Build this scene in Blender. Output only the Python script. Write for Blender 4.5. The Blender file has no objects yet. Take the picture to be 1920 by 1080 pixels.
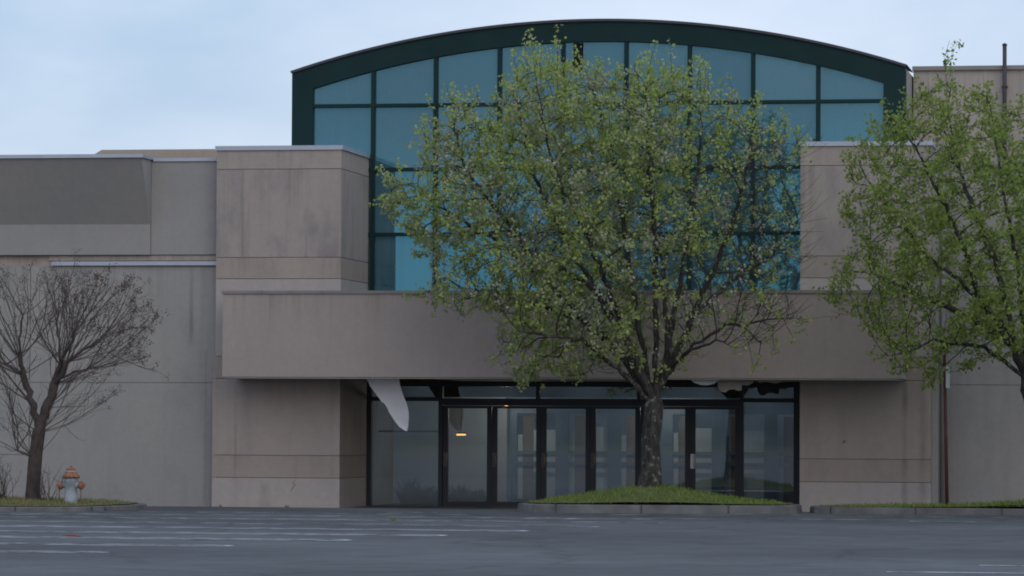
import bpy, math, random
import numpy as np
from mathutils import Matrix, Vector

# ------------------------------------------------------------------ camera, sky, sun, exposure
scene = bpy.context.scene
col = scene.collection
R = math.radians
YAW, ROLL, FPX = R(10.0), R(0.3), 7400.0
PITCH = math.atan(264.4 / FPX)
fw = Vector((-math.sin(YAW), math.cos(YAW), 0)); rt = Vector((math.cos(YAW), math.sin(YAW), 0)); up = Vector((0, 0, 1))
F = math.cos(PITCH) * fw + math.sin(PITCH) * up
U = -math.sin(PITCH) * fw + math.cos(PITCH) * up
R2 = math.cos(ROLL) * rt + math.sin(ROLL) * U
U2 = -math.sin(ROLL) * rt + math.cos(ROLL) * U
cd = bpy.data.cameras.new('camera'); cam = bpy.data.objects.new('camera', cd); col.objects.link(cam)
M = Matrix((R2, U2, -F)).transposed().to_4x4(); M.translation = (16.347, -76.321, 1.528)
cam.matrix_world = M
cd.sensor_width = 36.0; cd.lens = 36.0 * FPX / 1920.0; cd.clip_start = 0.5; cd.clip_end = 6000
scene.camera = cam

SUN_EL, SUN_AZ = R(33), R(150)      # azimuth measured from +Y towards +X
w = bpy.data.worlds.new('World'); scene.world = w; w.use_nodes = True
nt = w.node_tree; nt.nodes.clear()
def nn(tree, typ, **kw):
    n = tree.nodes.new(typ)
    for k, v in kw.items():
        if k.startswith('i_'):
            key = k[2:]
            n.inputs[int(key) if key.isdigit() else key.replace('_', ' ')].default_value = v
        else: setattr(n, k, v)
    return n
sky = nn(nt, 'ShaderNodeTexSky', sky_type='NISHITA', sun_disc=False, sun_elevation=SUN_EL, sun_rotation=SUN_AZ,
         altitude=100, air_density=1.3, dust_density=1.5, ozone_density=1.5)
tc = nn(nt, 'ShaderNodeTexCoord')
mp = nn(nt, 'ShaderNodeMapping'); mp.inputs['Scale'].default_value = (1, 1, 2.2); mp.inputs['Location'].default_value = (0.35, 0.2, 0.1)
cl = nn(nt, 'ShaderNodeTexNoise'); cl.inputs['Scale'].default_value = 6.0; cl.inputs['Detail'].default_value = 5; cl.inputs['Roughness'].default_value = 0.5
rp = nn(nt, 'ShaderNodeValToRGB')
rp.color_ramp.elements[0].position = 0.34; rp.color_ramp.elements[0].color = (3.5, 4.75, 6.75, 1)
rp.color_ramp.elements[1].position = 0.62; rp.color_ramp.elements[1].color = (6.25, 6.95, 8.65, 1)
mx = nn(nt, 'ShaderNodeMix', data_type='RGBA'); mx.inputs[0].default_value = 0.82
bg = nn(nt, 'ShaderNodeBackground'); bg.inputs['Strength'].default_value = 0.125
wo = nn(nt, 'ShaderNodeOutputWorld')
L = nt.links.new
L(tc.outputs['Generated'], mp.inputs['Vector']); L(mp.outputs[0], cl.inputs['Vector']); L(cl.outputs['Fac'], rp.inputs[0])
# darker tint added to the unseen sky behind the viewer to dim upper pane reflections
sx = nn(nt, 'ShaderNodeSeparateXYZ'); L(tc.outputs['Generated'], sx.inputs[0])
bz = nn(nt, 'ShaderNodeMapRange', interpolation_type='SMOOTHSTEP'); bz.inputs['From Min'].default_value = .045; bz.inputs['From Max'].default_value = .085
by = nn(nt, 'ShaderNodeMapRange', interpolation_type='SMOOTHSTEP'); by.inputs['From Min'].default_value = -.55; by.inputs['From Max'].default_value = -.85
bt = nn(nt, 'ShaderNodeMapRange', interpolation_type='SMOOTHSTEP'); bt.inputs['From Min'].default_value = .30; bt.inputs['From Max'].default_value = .18
L(sx.outputs[2], bz.inputs[0]); L(sx.outputs[1], by.inputs[0]); L(sx.outputs[2], bt.inputs[0])
m1_ = nn(nt, 'ShaderNodeMath', operation='MULTIPLY'); m2_ = nn(nt, 'ShaderNodeMath', operation='MULTIPLY')
L(bz.outputs[0], m1_.inputs[0]); L(by.outputs[0], m1_.inputs[1]); L(m1_.outputs[0], m2_.inputs[0]); L(bt.outputs[0], m2_.inputs[1])
mb_ = nn(nt, 'ShaderNodeMix', data_type='RGBA', blend_type='MULTIPLY'); mb_.inputs[7].default_value = (.78, .55, .54, 1)
L(m2_.outputs[0], mb_.inputs[0])
L(sky.outputs[0], mx.inputs[6]); L(rp.outputs[0], mx.inputs[7]); L(mx.outputs[2], mb_.inputs[6]); L(mb_.outputs[2], bg.inputs[0]); L(bg.outputs[0], wo.inputs[0])

sl = bpy.data.lights.new('sun', 'SUN'); sl.energy = 0.82; sl.angle = R(60); sl.color = (1, 0.95, 0.88)
so = bpy.data.objects.new('sun', sl); col.objects.link(so)
sd = Vector((math.sin(SUN_AZ) * math.cos(SUN_EL), math.cos(SUN_AZ) * math.cos(SUN_EL), math.sin(SUN_EL)))
so.rotation_euler = sd.to_track_quat('Z', 'Y').to_euler(); so.location = (0, -20, 40)

vs = scene.view_settings
vs.view_transform = 'Standard'; vs.look = 'None'; vs.exposure = 0.0; vs.gamma = 1.0; vs.use_curve_mapping = False
scene.cycles.filter_width = 1.9
scene.cycles.max_bounces = 8; scene.cycles.transparent_max_bounces = 16

rng = np.random.default_rng(11); random.seed(11)

# ------------------------------------------------------------------ helpers
class MB:
    def __init__(s): s.v = []; s.f = []; s.m = []; s.sm = []
    def face(s, pts, mi=0, smooth=False):
        b = len(s.v); s.v.extend([tuple(map(float, p)) for p in pts]); s.f.append(tuple(range(b, b + len(pts)))); s.m.append(mi); s.sm.append(smooth)
    def box(s, x0, x1, y0, y1, z0, z1, mi=0):
        b = len(s.v)
        s.v += [(x0, y0, z0), (x1, y0, z0), (x1, y1, z0), (x0, y1, z0), (x0, y0, z1), (x1, y0, z1), (x1, y1, z1), (x0, y1, z1)]
        for q in ((0, 3, 2, 1), (4, 5, 6, 7), (0, 1, 5, 4), (1, 2, 6, 5), (2, 3, 7, 6), (3, 0, 4, 7)):
            s.f.append(tuple(b + i for i in q)); s.m.append(mi); s.sm.append(False)
    def prism(s, pts, y0, y1, mi=0, mi_back=None):
        """outline in XZ (anticlockwise seen from -Y), extruded along Y"""
        n = len(pts); b = len(s.v)
        s.v += [(p[0], y0, p[1]) for p in pts] + [(p[0], y1, p[1]) for p in pts]
        s.f.append(tuple(b + i for i in range(n))); s.m.append(mi); s.sm.append(False)
        s.f.append(tuple(b + n + i for i in reversed(range(n)))); s.m.append(mi if mi_back is None else mi_back); s.sm.append(False)
        for i in range(n):
            j = (i + 1) % n
            s.f.append((b + j, b + i, b + n + i, b + n + j)); s.m.append(mi); s.sm.append(False)
    def prism_x(s, pts, x0, x1, mi=0):
        """outline in YZ extruded along X"""
        n = len(pts); b = len(s.v)
        s.v += [(x0, p[0], p[1]) for p in pts] + [(x1, p[0], p[1]) for p in pts]
        s.f.append(tuple(b + i for i in reversed(range(n)))); s.m.append(mi); s.sm.append(False)
        s.f.append(tuple(b + n + i for i in range(n))); s.m.append(mi); s.sm.append(False)
        for i in range(n):
            j = (i + 1) % n
            s.f.append((b + i, b + j, b + n + j, b + n + i)); s.m.append(mi); s.sm.append(False)
    def tube(s, path, radii, k=8, mi=0, cap=True):
        path = [Vector(p) for p in path]; b = len(s.v); n = len(path)
        ref = Vector((0.31, 0.87, 0.2))
        for i, p in enumerate(path):
            t = (path[min(i + 1, n - 1)] - path[max(i - 1, 0)]).normalized()
            a = t.cross(ref)
            if a.length < 1e-3: a = t.cross(Vector((1, 0, 0)))
            a.normalize(); c = t.cross(a)
            for j in range(k):
                an = 2 * math.pi * j / k
                s.v.append(tuple(p + float(radii[i]) * (math.cos(an) * a + math.sin(an) * c)))
        for i in range(n - 1):
            for j in range(k):
                q = (b + i * k + j, b + i * k + (j + 1) % k, b + (i + 1) * k + (j + 1) % k, b + (i + 1) * k + j)
                s.f.append(q); s.m.append(mi); s.sm.append(True)
        if cap:
            s.f.append(tuple(b + j for j in reversed(range(k)))); s.m.append(mi); s.sm.append(False)
            s.f.append(tuple(b + (n - 1) * k + j for j in range(k))); s.m.append(mi); s.sm.append(False)
    def lathe(s, c, prof, k=20, mi=0, axis='z'):
        b = len(s.v)
        for r, h in prof:
            for j in range(k):
                a = 2 * math.pi * j / k
                if axis == 'z': s.v.append((c[0] + r * math.cos(a), c[1] + r * math.sin(a), c[2] + h))
                else: s.v.append((c[0] + h, c[1] + r * math.cos(a), c[2] + r * math.sin(a)))
        for i in range(len(prof) - 1):
            for j in range(k):
                s.f.append((b + i * k + j, b + i * k + (j + 1) % k, b + (i + 1) * k + (j + 1) % k, b + (i + 1) * k + j)); s.m.append(mi); s.sm.append(True)
        s.f.append(tuple(b + j for j in reversed(range(k)))); s.m.append(mi); s.sm.append(False)
        s.f.append(tuple(b + (len(prof) - 1) * k + j for j in range(k))); s.m.append(mi); s.sm.append(False)
    def build(s, name, mats, parent=None):
        me = bpy.data.meshes.new(name); me.from_pydata(s.v, [], s.f)
        if not isinstance(mats, (list, tuple)): mats = [mats]
        for m in mats: me.materials.append(m)
        me.polygons.foreach_set('material_index', s.m); me.polygons.foreach_set('use_smooth', s.sm)
        me.update()
        return link(name, me, parent)

def link(name, me, parent=None):
    o = bpy.data.objects.new(name, me); col.objects.link(o)
    if parent is not None:
        o.parent = parent
        root = parent
        while root.parent: root = root.parent
        if parent is root: o.matrix_parent_inverse = Matrix.Translation(-Vector(root.location))
    return o

def np_mesh(name, verts, quads, mat, parent=None, smooth=False):
    me = bpy.data.meshes.new(name)
    verts = np.ascontiguousarray(verts, dtype=np.float32); quads = np.ascontiguousarray(quads, dtype=np.int32)
    me.vertices.add(len(verts)); me.vertices.foreach_set('co', verts.ravel())
    k = quads.shape[1]
    me.loops.add(quads.size); me.loops.foreach_set('vertex_index', quads.ravel())
    me.polygons.add(len(quads)); me.polygons.foreach_set('loop_start', np.arange(0, quads.size, k, dtype=np.int32))
    if smooth: me.polygons.foreach_set('use_smooth', np.ones(len(quads), dtype=bool))
    me.materials.append(mat); me.update(calc_edges=True); me.validate()
    return link(name, me, parent)

def tag(o, label=None, cat=None, group=None, kind=None):
    if label: o['label'] = label
    if cat: o['category'] = cat
    if group: o['group'] = group
    if kind: o['kind'] = kind
    return o
def empty(name, loc, label, cat, group=None):
    o = bpy.data.objects.new(name, None); col.objects.link(o); o.location = loc; o.empty_display_size = 0.2
    return tag(o, label, cat, group)

# ------------------------------------------------------------------ materials
def new_mat(name):
    m = bpy.data.materials.new(name); m.use_nodes = True
    t = m.node_tree; t.nodes.clear()
    out = nn(t, 'ShaderNodeOutputMaterial'); p = nn(t, 'ShaderNodeBsdfPrincipled')
    t.links.new(p.outputs[0], out.inputs[0])
    return m, t, p, out
def simple(name, c, rough=0.6, metal=0.0, var=0.12, scale=6.0, bump=0.0, spec=0.5):
    m, t, p, out = new_mat(name); p.inputs['Specular IOR Level'].default_value = spec
    tc = nn(t, 'ShaderNodeTexCoord'); no = nn(t, 'ShaderNodeTexNoise'); no.inputs['Scale'].default_value = scale; no.inputs['Detail'].default_value = 6
    r = nn(t, 'ShaderNodeValToRGB'); r.color_ramp.elements[0].position = 0.3; r.color_ramp.elements[1].position = 0.7
    r.color_ramp.elements[0].color = (*[x * (1 - var) for x in c], 1); r.color_ramp.elements[1].color = (*[min(1, x * (1 + var)) for x in c], 1)
    t.links.new(tc.outputs['Object'], no.inputs['Vector']); t.links.new(no.outputs['Fac'], r.inputs[0]); t.links.new(r.outputs[0], p.inputs['Base Color'])
    p.inputs['Roughness'].default_value = rough; p.inputs['Metallic'].default_value = metal
    if bump:
        b = nn(t, 'ShaderNodeBump'); b.inputs['Strength'].default_value = bump; b.inputs['Distance'].default_value = 0.02
        t.links.new(no.outputs['Fac'], b.inputs['Height']); t.links.new(b.outputs[0], p.inputs['Normal'])
    return m
def stucco(name, c, stain=(0.17, 0.165, 0.16), blotch=0.5, streak=0.4, off=0.0, ztop=None, runlen=1.0, drips=()):
    """painted render: soft blotches, grey mottling, thin rain streaks"""
    m, t, p, out = new_mat(name); l = t.links.new
    tc = nn(t, 'ShaderNodeTexCoord')
    mp = nn(t, 'ShaderNodeMapping'); mp.inputs['Location'].default_value = (off, off * .7, off * .3)
    l(tc.outputs['Object'], mp.inputs[0])
    n1 = nn(t, 'ShaderNodeTexNoise'); n1.inputs['Scale'].default_value = 0.55; n1.inputs['Detail'].default_value = 3
    l(mp.outputs[0], n1.inputs['Vector'])
    r1 = nn(t, 'ShaderNodeValToRGB'); r1.color_ramp.elements[0].position = .3; r1.color_ramp.elements[1].position = .7
    r1.color_ramp.elements[0].color = (c[0] * .93, c[1] * .94, c[2] * .96, 1); r1.color_ramp.elements[1].color = (c[0] * 1.05, c[1] * 1.04, c[2] * 1.03, 1)
    l(n1.outputs['Fac'], r1.inputs[0])
    # grey mottling
    n2 = nn(t, 'ShaderNodeTexNoise'); n2.inputs['Scale'].default_value = 1.7; n2.inputs['Detail'].default_value = 8; n2.inputs['Roughness'].default_value = .62
    mp2 = nn(t, 'ShaderNodeMapping'); mp2.inputs['Scale'].default_value = (1, 1, .55); l(mp.outputs[0], mp2.inputs[0]); l(mp2.outputs[0], n2.inputs['Vector'])
    r2 = nn(t, 'ShaderNodeValToRGB'); r2.color_ramp.elements[0].position = .50; r2.color_ramp.elements[1].position = .78
    r2.color_ramp.elements[0].color = (0, 0, 0, 1); r2.color_ramp.elements[1].color = (blotch, blotch, blotch, 1)
    l(n2.outputs['Fac'], r2.inputs[0])
    m1 = nn(t, 'ShaderNodeMix', data_type='RGBA'); m1.inputs[7].default_value = (*stain, 1)
    l(r2.outputs[0], m1.inputs[0]); l(r1.outputs[0], m1.inputs[6])
    # rain streaks
    n3 = nn(t, 'ShaderNodeTexNoise'); n3.inputs['Scale'].default_value = 1.0; n3.inputs['Detail'].default_value = 5
    mp3 = nn(t, 'ShaderNodeMapping'); mp3.inputs['Scale'].default_value = (5.5, 5.5, .28); l(mp.outputs[0], mp3.inputs[0]); l(mp3.outputs[0], n3.inputs['Vector'])
    r3 = nn(t, 'ShaderNodeValToRGB'); r3.color_ramp.elements[0].position = .52; r3.color_ramp.elements[1].position = .80
    r3.color_ramp.elements[0].color = (0, 0, 0, 1); r3.color_ramp.elements[1].color = (streak, streak, streak, 1)
    l(n3.outputs['Fac'], r3.inputs[0])
    m2 = nn(t, 'ShaderNodeMix', data_type='RGBA'); m2.inputs[7].default_value = (stain[0] * .8, stain[1] * .8, stain[2] * .8, 1)
    l(r3.outputs[0], m2.inputs[0]); l(m1.outputs[2], m2.inputs[6])
    cur = m2.outputs[2]
    sp_ = nn(t, 'ShaderNodeSeparateXYZ'); l(tc.outputs['Object'], sp_.inputs[0])
    def dirty(fac, cur, k=.62):
        mm = nn(t, 'ShaderNodeMix', data_type='RGBA'); mm.inputs[7].default_value = (c[0] * k, c[1] * k, c[2] * k * .98, 1)
        l(fac, mm.inputs[0]); l(cur, mm.inputs[6]); return mm.outputs[2]
    def mul(a, b):
        q = nn(t, 'ShaderNodeMath', operation='MULTIPLY'); l(a, q.inputs[0])
        if isinstance(b, float): q.inputs[1].default_value = b
        else: l(b, q.inputs[1])
        return q.outputs[0]
    if ztop is not None:      # run-off marks of uneven length below a coping
        nd = nn(t, 'ShaderNodeTexNoise'); nd.inputs['Scale'].default_value = 1; nd.inputs['Detail'].default_value = 6; nd.inputs['Roughness'].default_value = .7
        md = nn(t, 'ShaderNodeMapping'); md.inputs['Scale'].default_value = (4.2, 4.2, .10); l(mp.outputs[0], md.inputs[0]); l(md.outputs[0], nd.inputs['Vector'])
        rd = nn(t, 'ShaderNodeMapRange'); rd.inputs['From Min'].default_value = .50; rd.inputs['From Max'].default_value = .72; l(nd.outputs['Fac'], rd.inputs[0])
        zr = nn(t, 'ShaderNodeMapRange'); zr.inputs['From Min'].default_value = ztop - runlen; zr.inputs['From Max'].default_value = ztop; l(sp_.outputs[2], zr.inputs[0])
        cur = dirty(mul(mul(rd.outputs[0], zr.outputs[0]), .7), cur)
    for dx_, dw_, dz0, dz1, ds in drips:
        sb = nn(t, 'ShaderNodeMath', operation='SUBTRACT'); l(sp_.outputs[0], sb.inputs[0]); sb.inputs[1].default_value = dx_
        ab = nn(t, 'ShaderNodeMath', operation='ABSOLUTE'); l(sb.outputs[0], ab.inputs[0])
        wx = nn(t, 'ShaderNodeMapRange', interpolation_type='SMOOTHSTEP'); wx.inputs['From Min'].default_value = dw_; wx.inputs['From Max'].default_value = 0; l(ab.outputs[0], wx.inputs[0])
        z0_ = nn(t, 'ShaderNodeMapRange', interpolation_type='SMOOTHSTEP'); z0_.inputs['From Min'].default_value = dz0 - .2; z0_.inputs['From Max'].default_value = dz0 + .3; l(sp_.outputs[2], z0_.inputs[0])
        z1_ = nn(t, 'ShaderNodeMapRange', interpolation_type='SMOOTHSTEP'); z1_.inputs['From Min'].default_value = dz1 + .1; z1_.inputs['From Max'].default_value = dz1 - .1; l(sp_.outputs[2], z1_.inputs[0])
        nb = nn(t, 'ShaderNodeMapRange'); nb.inputs['From Min'].default_value = .3; nb.inputs['From Max'].default_value = .6; l(n2.outputs['Fac'], nb.inputs[0])
        cur = dirty(mul(mul(mul(wx.outputs[0], z0_.outputs[0]), mul(z1_.outputs[0], nb.outputs[0])), float(ds)), cur, .5)
    n5 = nn(t, 'ShaderNodeTexNoise'); n5.inputs['Scale'].default_value = 9; n5.inputs['Detail'].default_value = 9; n5.inputs['Roughness'].default_value = .75; l(mp.outputs[0], n5.inputs['Vector'])
    r5 = nn(t, 'ShaderNodeValToRGB'); r5.color_ramp.elements[0].position = .3; r5.color_ramp.elements[1].position = .7
    r5.color_ramp.elements[0].color = (.93, .93, .935, 1); r5.color_ramp.elements[1].color = (1.05, 1.05, 1.045, 1); l(n5.outputs['Fac'], r5.inputs[0])
    m5 = nn(t, 'ShaderNodeMix', data_type='RGBA', blend_type='MULTIPLY'); m5.inputs[0].default_value = 1; l(cur, m5.inputs[6]); l(r5.outputs[0], m5.inputs[7])
    l(m5.outputs[2], p.inputs['Base Color'])
    p.inputs['Roughness'].default_value = .9
    n4 = nn(t, 'ShaderNodeTexNoise'); n4.inputs['Scale'].default_value = 45; n4.inputs['Detail'].default_value = 3; l(mp.outputs[0], n4.inputs['Vector'])
    b = nn(t, 'ShaderNodeBump'); b.inputs['Strength'].default_value = .25; b.inputs['Distance'].default_value = .01
    l(n4.outputs['Fac'], b.inputs['Height']); l(b.outputs[0], p.inputs['Normal'])
    return m

M_BLOCK = stucco('render_beige', (.36, .308, .272), blotch=.25, streak=.25, ztop=6.87, runlen=.5, drips=((10.78, .10, .1, 2.46, .8), (11.12, .13, .1, 2.46, .5), (-1.45, .16, -.3, .45, .7), (-2.05, .05, .5, 2.4, .35)))
M_BLOCK_STAINED = stucco('render_beige_stained', (.352, .304, .272), stain=(.17, .165, .168), blotch=.8, streak=.7, off=3.1, ztop=6.5, runlen=1.6)
M_BAND = stucco('render_tan', (.342, .290, .248), stain=(.20, .19, .18), blotch=.5, streak=.25, off=7.7, ztop=4.8, runlen=.5, drips=((10.78, .10, .1, 2.46, .8), (11.12, .13, .1, 2.46, .5), (-1.45, .16, -.3, .45, .7), (-2.05, .05, .5, 2.4, .35)))
M_BASE = stucco('render_pale', (.385, .348, .318), stain=(.2, .2, .2), blotch=.3, streak=.15, off=5.2, drips=((10.78, .10, .1, 2.46, .8), (11.12, .13, .1, 2.46, .5), (-1.45, .16, -.3, .45, .7), (-2.05, .05, .5, 2.4, .35)))
M_CANOPY = stucco('render_canopy', (.36, .306, .273), stain=(.25, .23, .21), blotch=.2, streak=.2, off=9.4, ztop=4.06, runlen=.8)
M_GREY = stucco('render_grey', (.30, .288, .268), stain=(.17, .175, .18), blotch=.35, streak=.2, off=2.2, ztop=4.66, runlen=1.3, drips=((-3.02, .07, 3.2, 4.66, .7), (-2.72, .05, .2, 3.0, .4)))
M_FASCIA = stucco('render_fascia', (.295, .283, .268), stain=(.2, .2, .2), blotch=.15, streak=.12, off=4.0)
M_TAN = stucco('render_ochre', (.36, .30, .235), stain=(.22, .2, .17), blotch=.2, streak=.2, off=1.3)
M_COPING = simple('coping_metal', (.42, .46, .52), rough=.45, metal=.35, var=.08, scale=2)
M_CAP = simple('canopy_cap_metal', (.22, .205, .19), rough=.6, var=.1, scale=2)
M_DARK = simple('joint_dark', (.17, .15, .14), rough=.9)
M_GREEN = simple('green_frame', (.010, .030, .030), rough=.6, var=.15, scale=1.2, spec=.12)
M_EDGE = simple('roof_edge_metal', (.045, .04, .05), rough=.5)
M_BRONZE = simple('door_frame_dark', (.012, .018, .024), rough=.45, var=.2, scale=3)
M_SOFFIT = simple('soffit_board', (.36, .34, .31), rough=.85, var=.1, scale=1.5)
M_WHITE = simple('board_white', (.84, .85, .86), rough=.8, var=.05, scale=2)
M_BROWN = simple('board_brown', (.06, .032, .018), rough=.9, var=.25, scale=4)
M_LOBBY = simple('lobby_wall', (.33, .36, .38), rough=.8, var=.1, scale=.8)
M_LOBBY_FLOOR = simple('lobby_floor', (.13, .12, .115), rough=.5, var=.15, scale=2)
M_INFRAME = simple('inner_frame', (.07, .125, .18), rough=.5, var=.15, scale=2)
M_PAPER = simple('paper_sheet', (.42, .50, .54), rough=.9, var=.08, scale=2)
M_TANPAPER = simple('inner_brown', (.17, .145, .13), rough=.9, var=.12, scale=2)
M_CHROME = simple('handle_metal', (.55, .56, .55), rough=.35, metal=.6, var=.1)
M_BRASS = simple('handle_dark', (.28, .21, .12), rough=.5, metal=.4, var=.2)
M_PIPE = simple('pipe_rust', (.055, .045, .05), rough=.7, var=.4, scale=3)
M_REDPOST = simple('red_post', (.085, .025, .022), rough=.65, var=.25, scale=4)
M_ORANGE = simple('hydrant_orange', (.27, .115, .065), rough=.8, var=.4, scale=14)
M_HYD = simple('hydrant_white', (.24, .27, .29), rough=.7, var=.22, scale=9)
M_RUST = simple('rust', (.10, .05, .03), rough=.9, var=.4, scale=20)
M_SIGNW = simple('sign_white', (.72, .74, .78), rough=.5, var=.06)
M_SEED = simple('seed_heads', (.085, .062, .045), rough=.9, var=.4, scale=9)
M_TWIG = simple('bare_bark', (.056, .042, .037), rough=.95, var=.3, scale=9)
M_DRY = simple('dry_leaf', (.035, .042, .014), rough=.8, var=.4, scale=6)

def siding_mat():
    m, t, p, out = new_mat('ribbed_siding'); l = t.links.new
    tc = nn(t, 'ShaderNodeTexCoord'); no = nn(t, 'ShaderNodeTexNoise'); no.inputs['Scale'].default_value = 1; no.inputs['Detail'].default_value = 5
    mp = nn(t, 'ShaderNodeMapping'); mp.inputs['Scale'].default_value = (4, 4, .3); l(tc.outputs['Object'], mp.inputs[0]); l(mp.outputs[0], no.inputs['Vector'])
    r = nn(t, 'ShaderNodeValToRGB'); r.color_ramp.elements[0].position = .35; r.color_ramp.elements[1].position = .65
    r.color_ramp.elements[0].color = (.30, .265, .235, 1); r.color_ramp.elements[1].color = (.37, .325, .29, 1)
    l(no.outputs['Fac'], r.inputs[0]); l(r.outputs[0], p.inputs['Base Color']); p.inputs['Roughness'].default_value = .6
    return m
M_SIDING = siding_mat()

def upper_glass():
    m, t, p, out = new_mat('teal_glass'); l = t.links.new
    t.nodes.remove(p)
    g = nn(t, 'ShaderNodeBsdfGlossy'); g.inputs['Roughness'].default_value = .03
    d = nn(t, 'ShaderNodeBsdfDiffuse')
    tc = nn(t, 'ShaderNodeTexCoord')
    gi = nn(t, 'ShaderNodeNewGeometry')
    r = nn(t, 'ShaderNodeValToRGB'); r.color_ramp.elements[0].color = (.075, .240, .295, 1); r.color_ramp.elements[1].color = (.105, .310, .365, 1)
    l(gi.outputs['Random Per Island'], r.inputs[0]); l(r.outputs[0], g.inputs['Color'])
    n = nn(t, 'ShaderNodeTexNoise'); n.inputs['Scale'].default_value = 1; n.inputs['Detail'].default_value = 6
    mp = nn(t, 'ShaderNodeMapping'); mp.inputs['Scale'].default_value = (3.2, 1, .5); l(tc.outputs['Object'], mp.inputs[0]); l(mp.outputs[0], n.inputs['Vector'])
    r2 = nn(t, 'ShaderNodeValToRGB'); r2.color_ramp.elements[0].position = .45; r2.color_ramp.elements[1].position = .8
    r2.color_ramp.elements[0].color = (.22, .22, .22, 1); r2.color_ramp.elements[1].color = (.50, .50, .50, 1)
    l(n.outputs['Fac'], r2.inputs[0])
    d.inputs['Color'].default_value = (.13, .23, .29, 1)
    mxs = nn(t, 'ShaderNodeMixShader'); l(r2.outputs[0], mxs.inputs[0]); l(g.outputs[0], mxs.inputs[1]); l(d.outputs[0], mxs.inputs[2])
    # faint waviness of the panes
    n5 = nn(t, 'ShaderNodeTexNoise'); n5.inputs['Scale'].default_value = .9; l(tc.outputs['Object'], n5.inputs['Vector'])
    b = nn(t, 'ShaderNodeBump'); b.inputs['Strength'].default_value = .05; b.inputs['Distance'].default_value = .02
    l(n5.outputs['Fac'], b.inputs['Height']); l(b.outputs[0], g.inputs['Normal'])
    l(mxs.outputs[0], out.inputs[0])
    return m
M_TEAL = upper_glass()

def clear_glass(name, tint, refl):
    m, t, p, out = new_mat(name); l = t.links.new
    t.nodes.remove(p)
    tr = nn(t, 'ShaderNodeBsdfTransparent'); tr.inputs[0].default_value = (*tint, 1)
    g = nn(t, 'ShaderNodeBsdfGlossy'); g.inputs['Roughness'].default_value = .02; g.inputs['Color'].default_value = (.85, .95, 1, 1)
    d = nn(t, 'ShaderNodeBsdfDiffuse'); d.inputs['Color'].default_value = (.3, .33, .35, 1)
    a = nn(t, 'ShaderNodeMixShader'); a.inputs[0].default_value = refl
    l(tr.outputs[0], a.inputs[1]); l(g.outputs[0], a.inputs[2])
    tc = nn(t, 'ShaderNodeTexCoord'); n = nn(t, 'ShaderNodeTexNoise'); n.inputs['Scale'].default_value = 2.2; n.inputs['Detail'].default_value = 7
    l(tc.outputs['Object'], n.inputs['Vector'])
    r2 = nn(t, 'ShaderNodeValToRGB'); r2.color_ramp.elements[0].position = .4; r2.color_ramp.elements[1].position = .8
    r2.color_ramp.elements[0].color = (.01, .01, .01, 1); r2.color_ramp.elements[1].color = (.09, .09, .09, 1); l(n.outputs['Fac'], r2.inputs[0])
    b = nn(t, 'ShaderNodeMixShader'); l(r2.outputs[0], b.inputs[0]); l(a.outputs[0], b.inputs[1]); l(d.outputs[0], b.inputs[2])
    l(b.outputs[0], out.inputs[0])
    return m
M_GLASS = clear_glass('door_glass', (.76, .82, .84), .27)

def emit_mat(name, c, s):
    m, t, p, out = new_mat(name); t.nodes.remove(p)
    e = nn(t, 'ShaderNodeEmission'); e.inputs[0].default_value = (*c, 1); e.inputs[1].default_value = s
    t.links.new(e.outputs[0], out.inputs[0]); return m
M_LAMP = emit_mat('lamp_glow', (1.0, .30, .07), 4.0)

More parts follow.
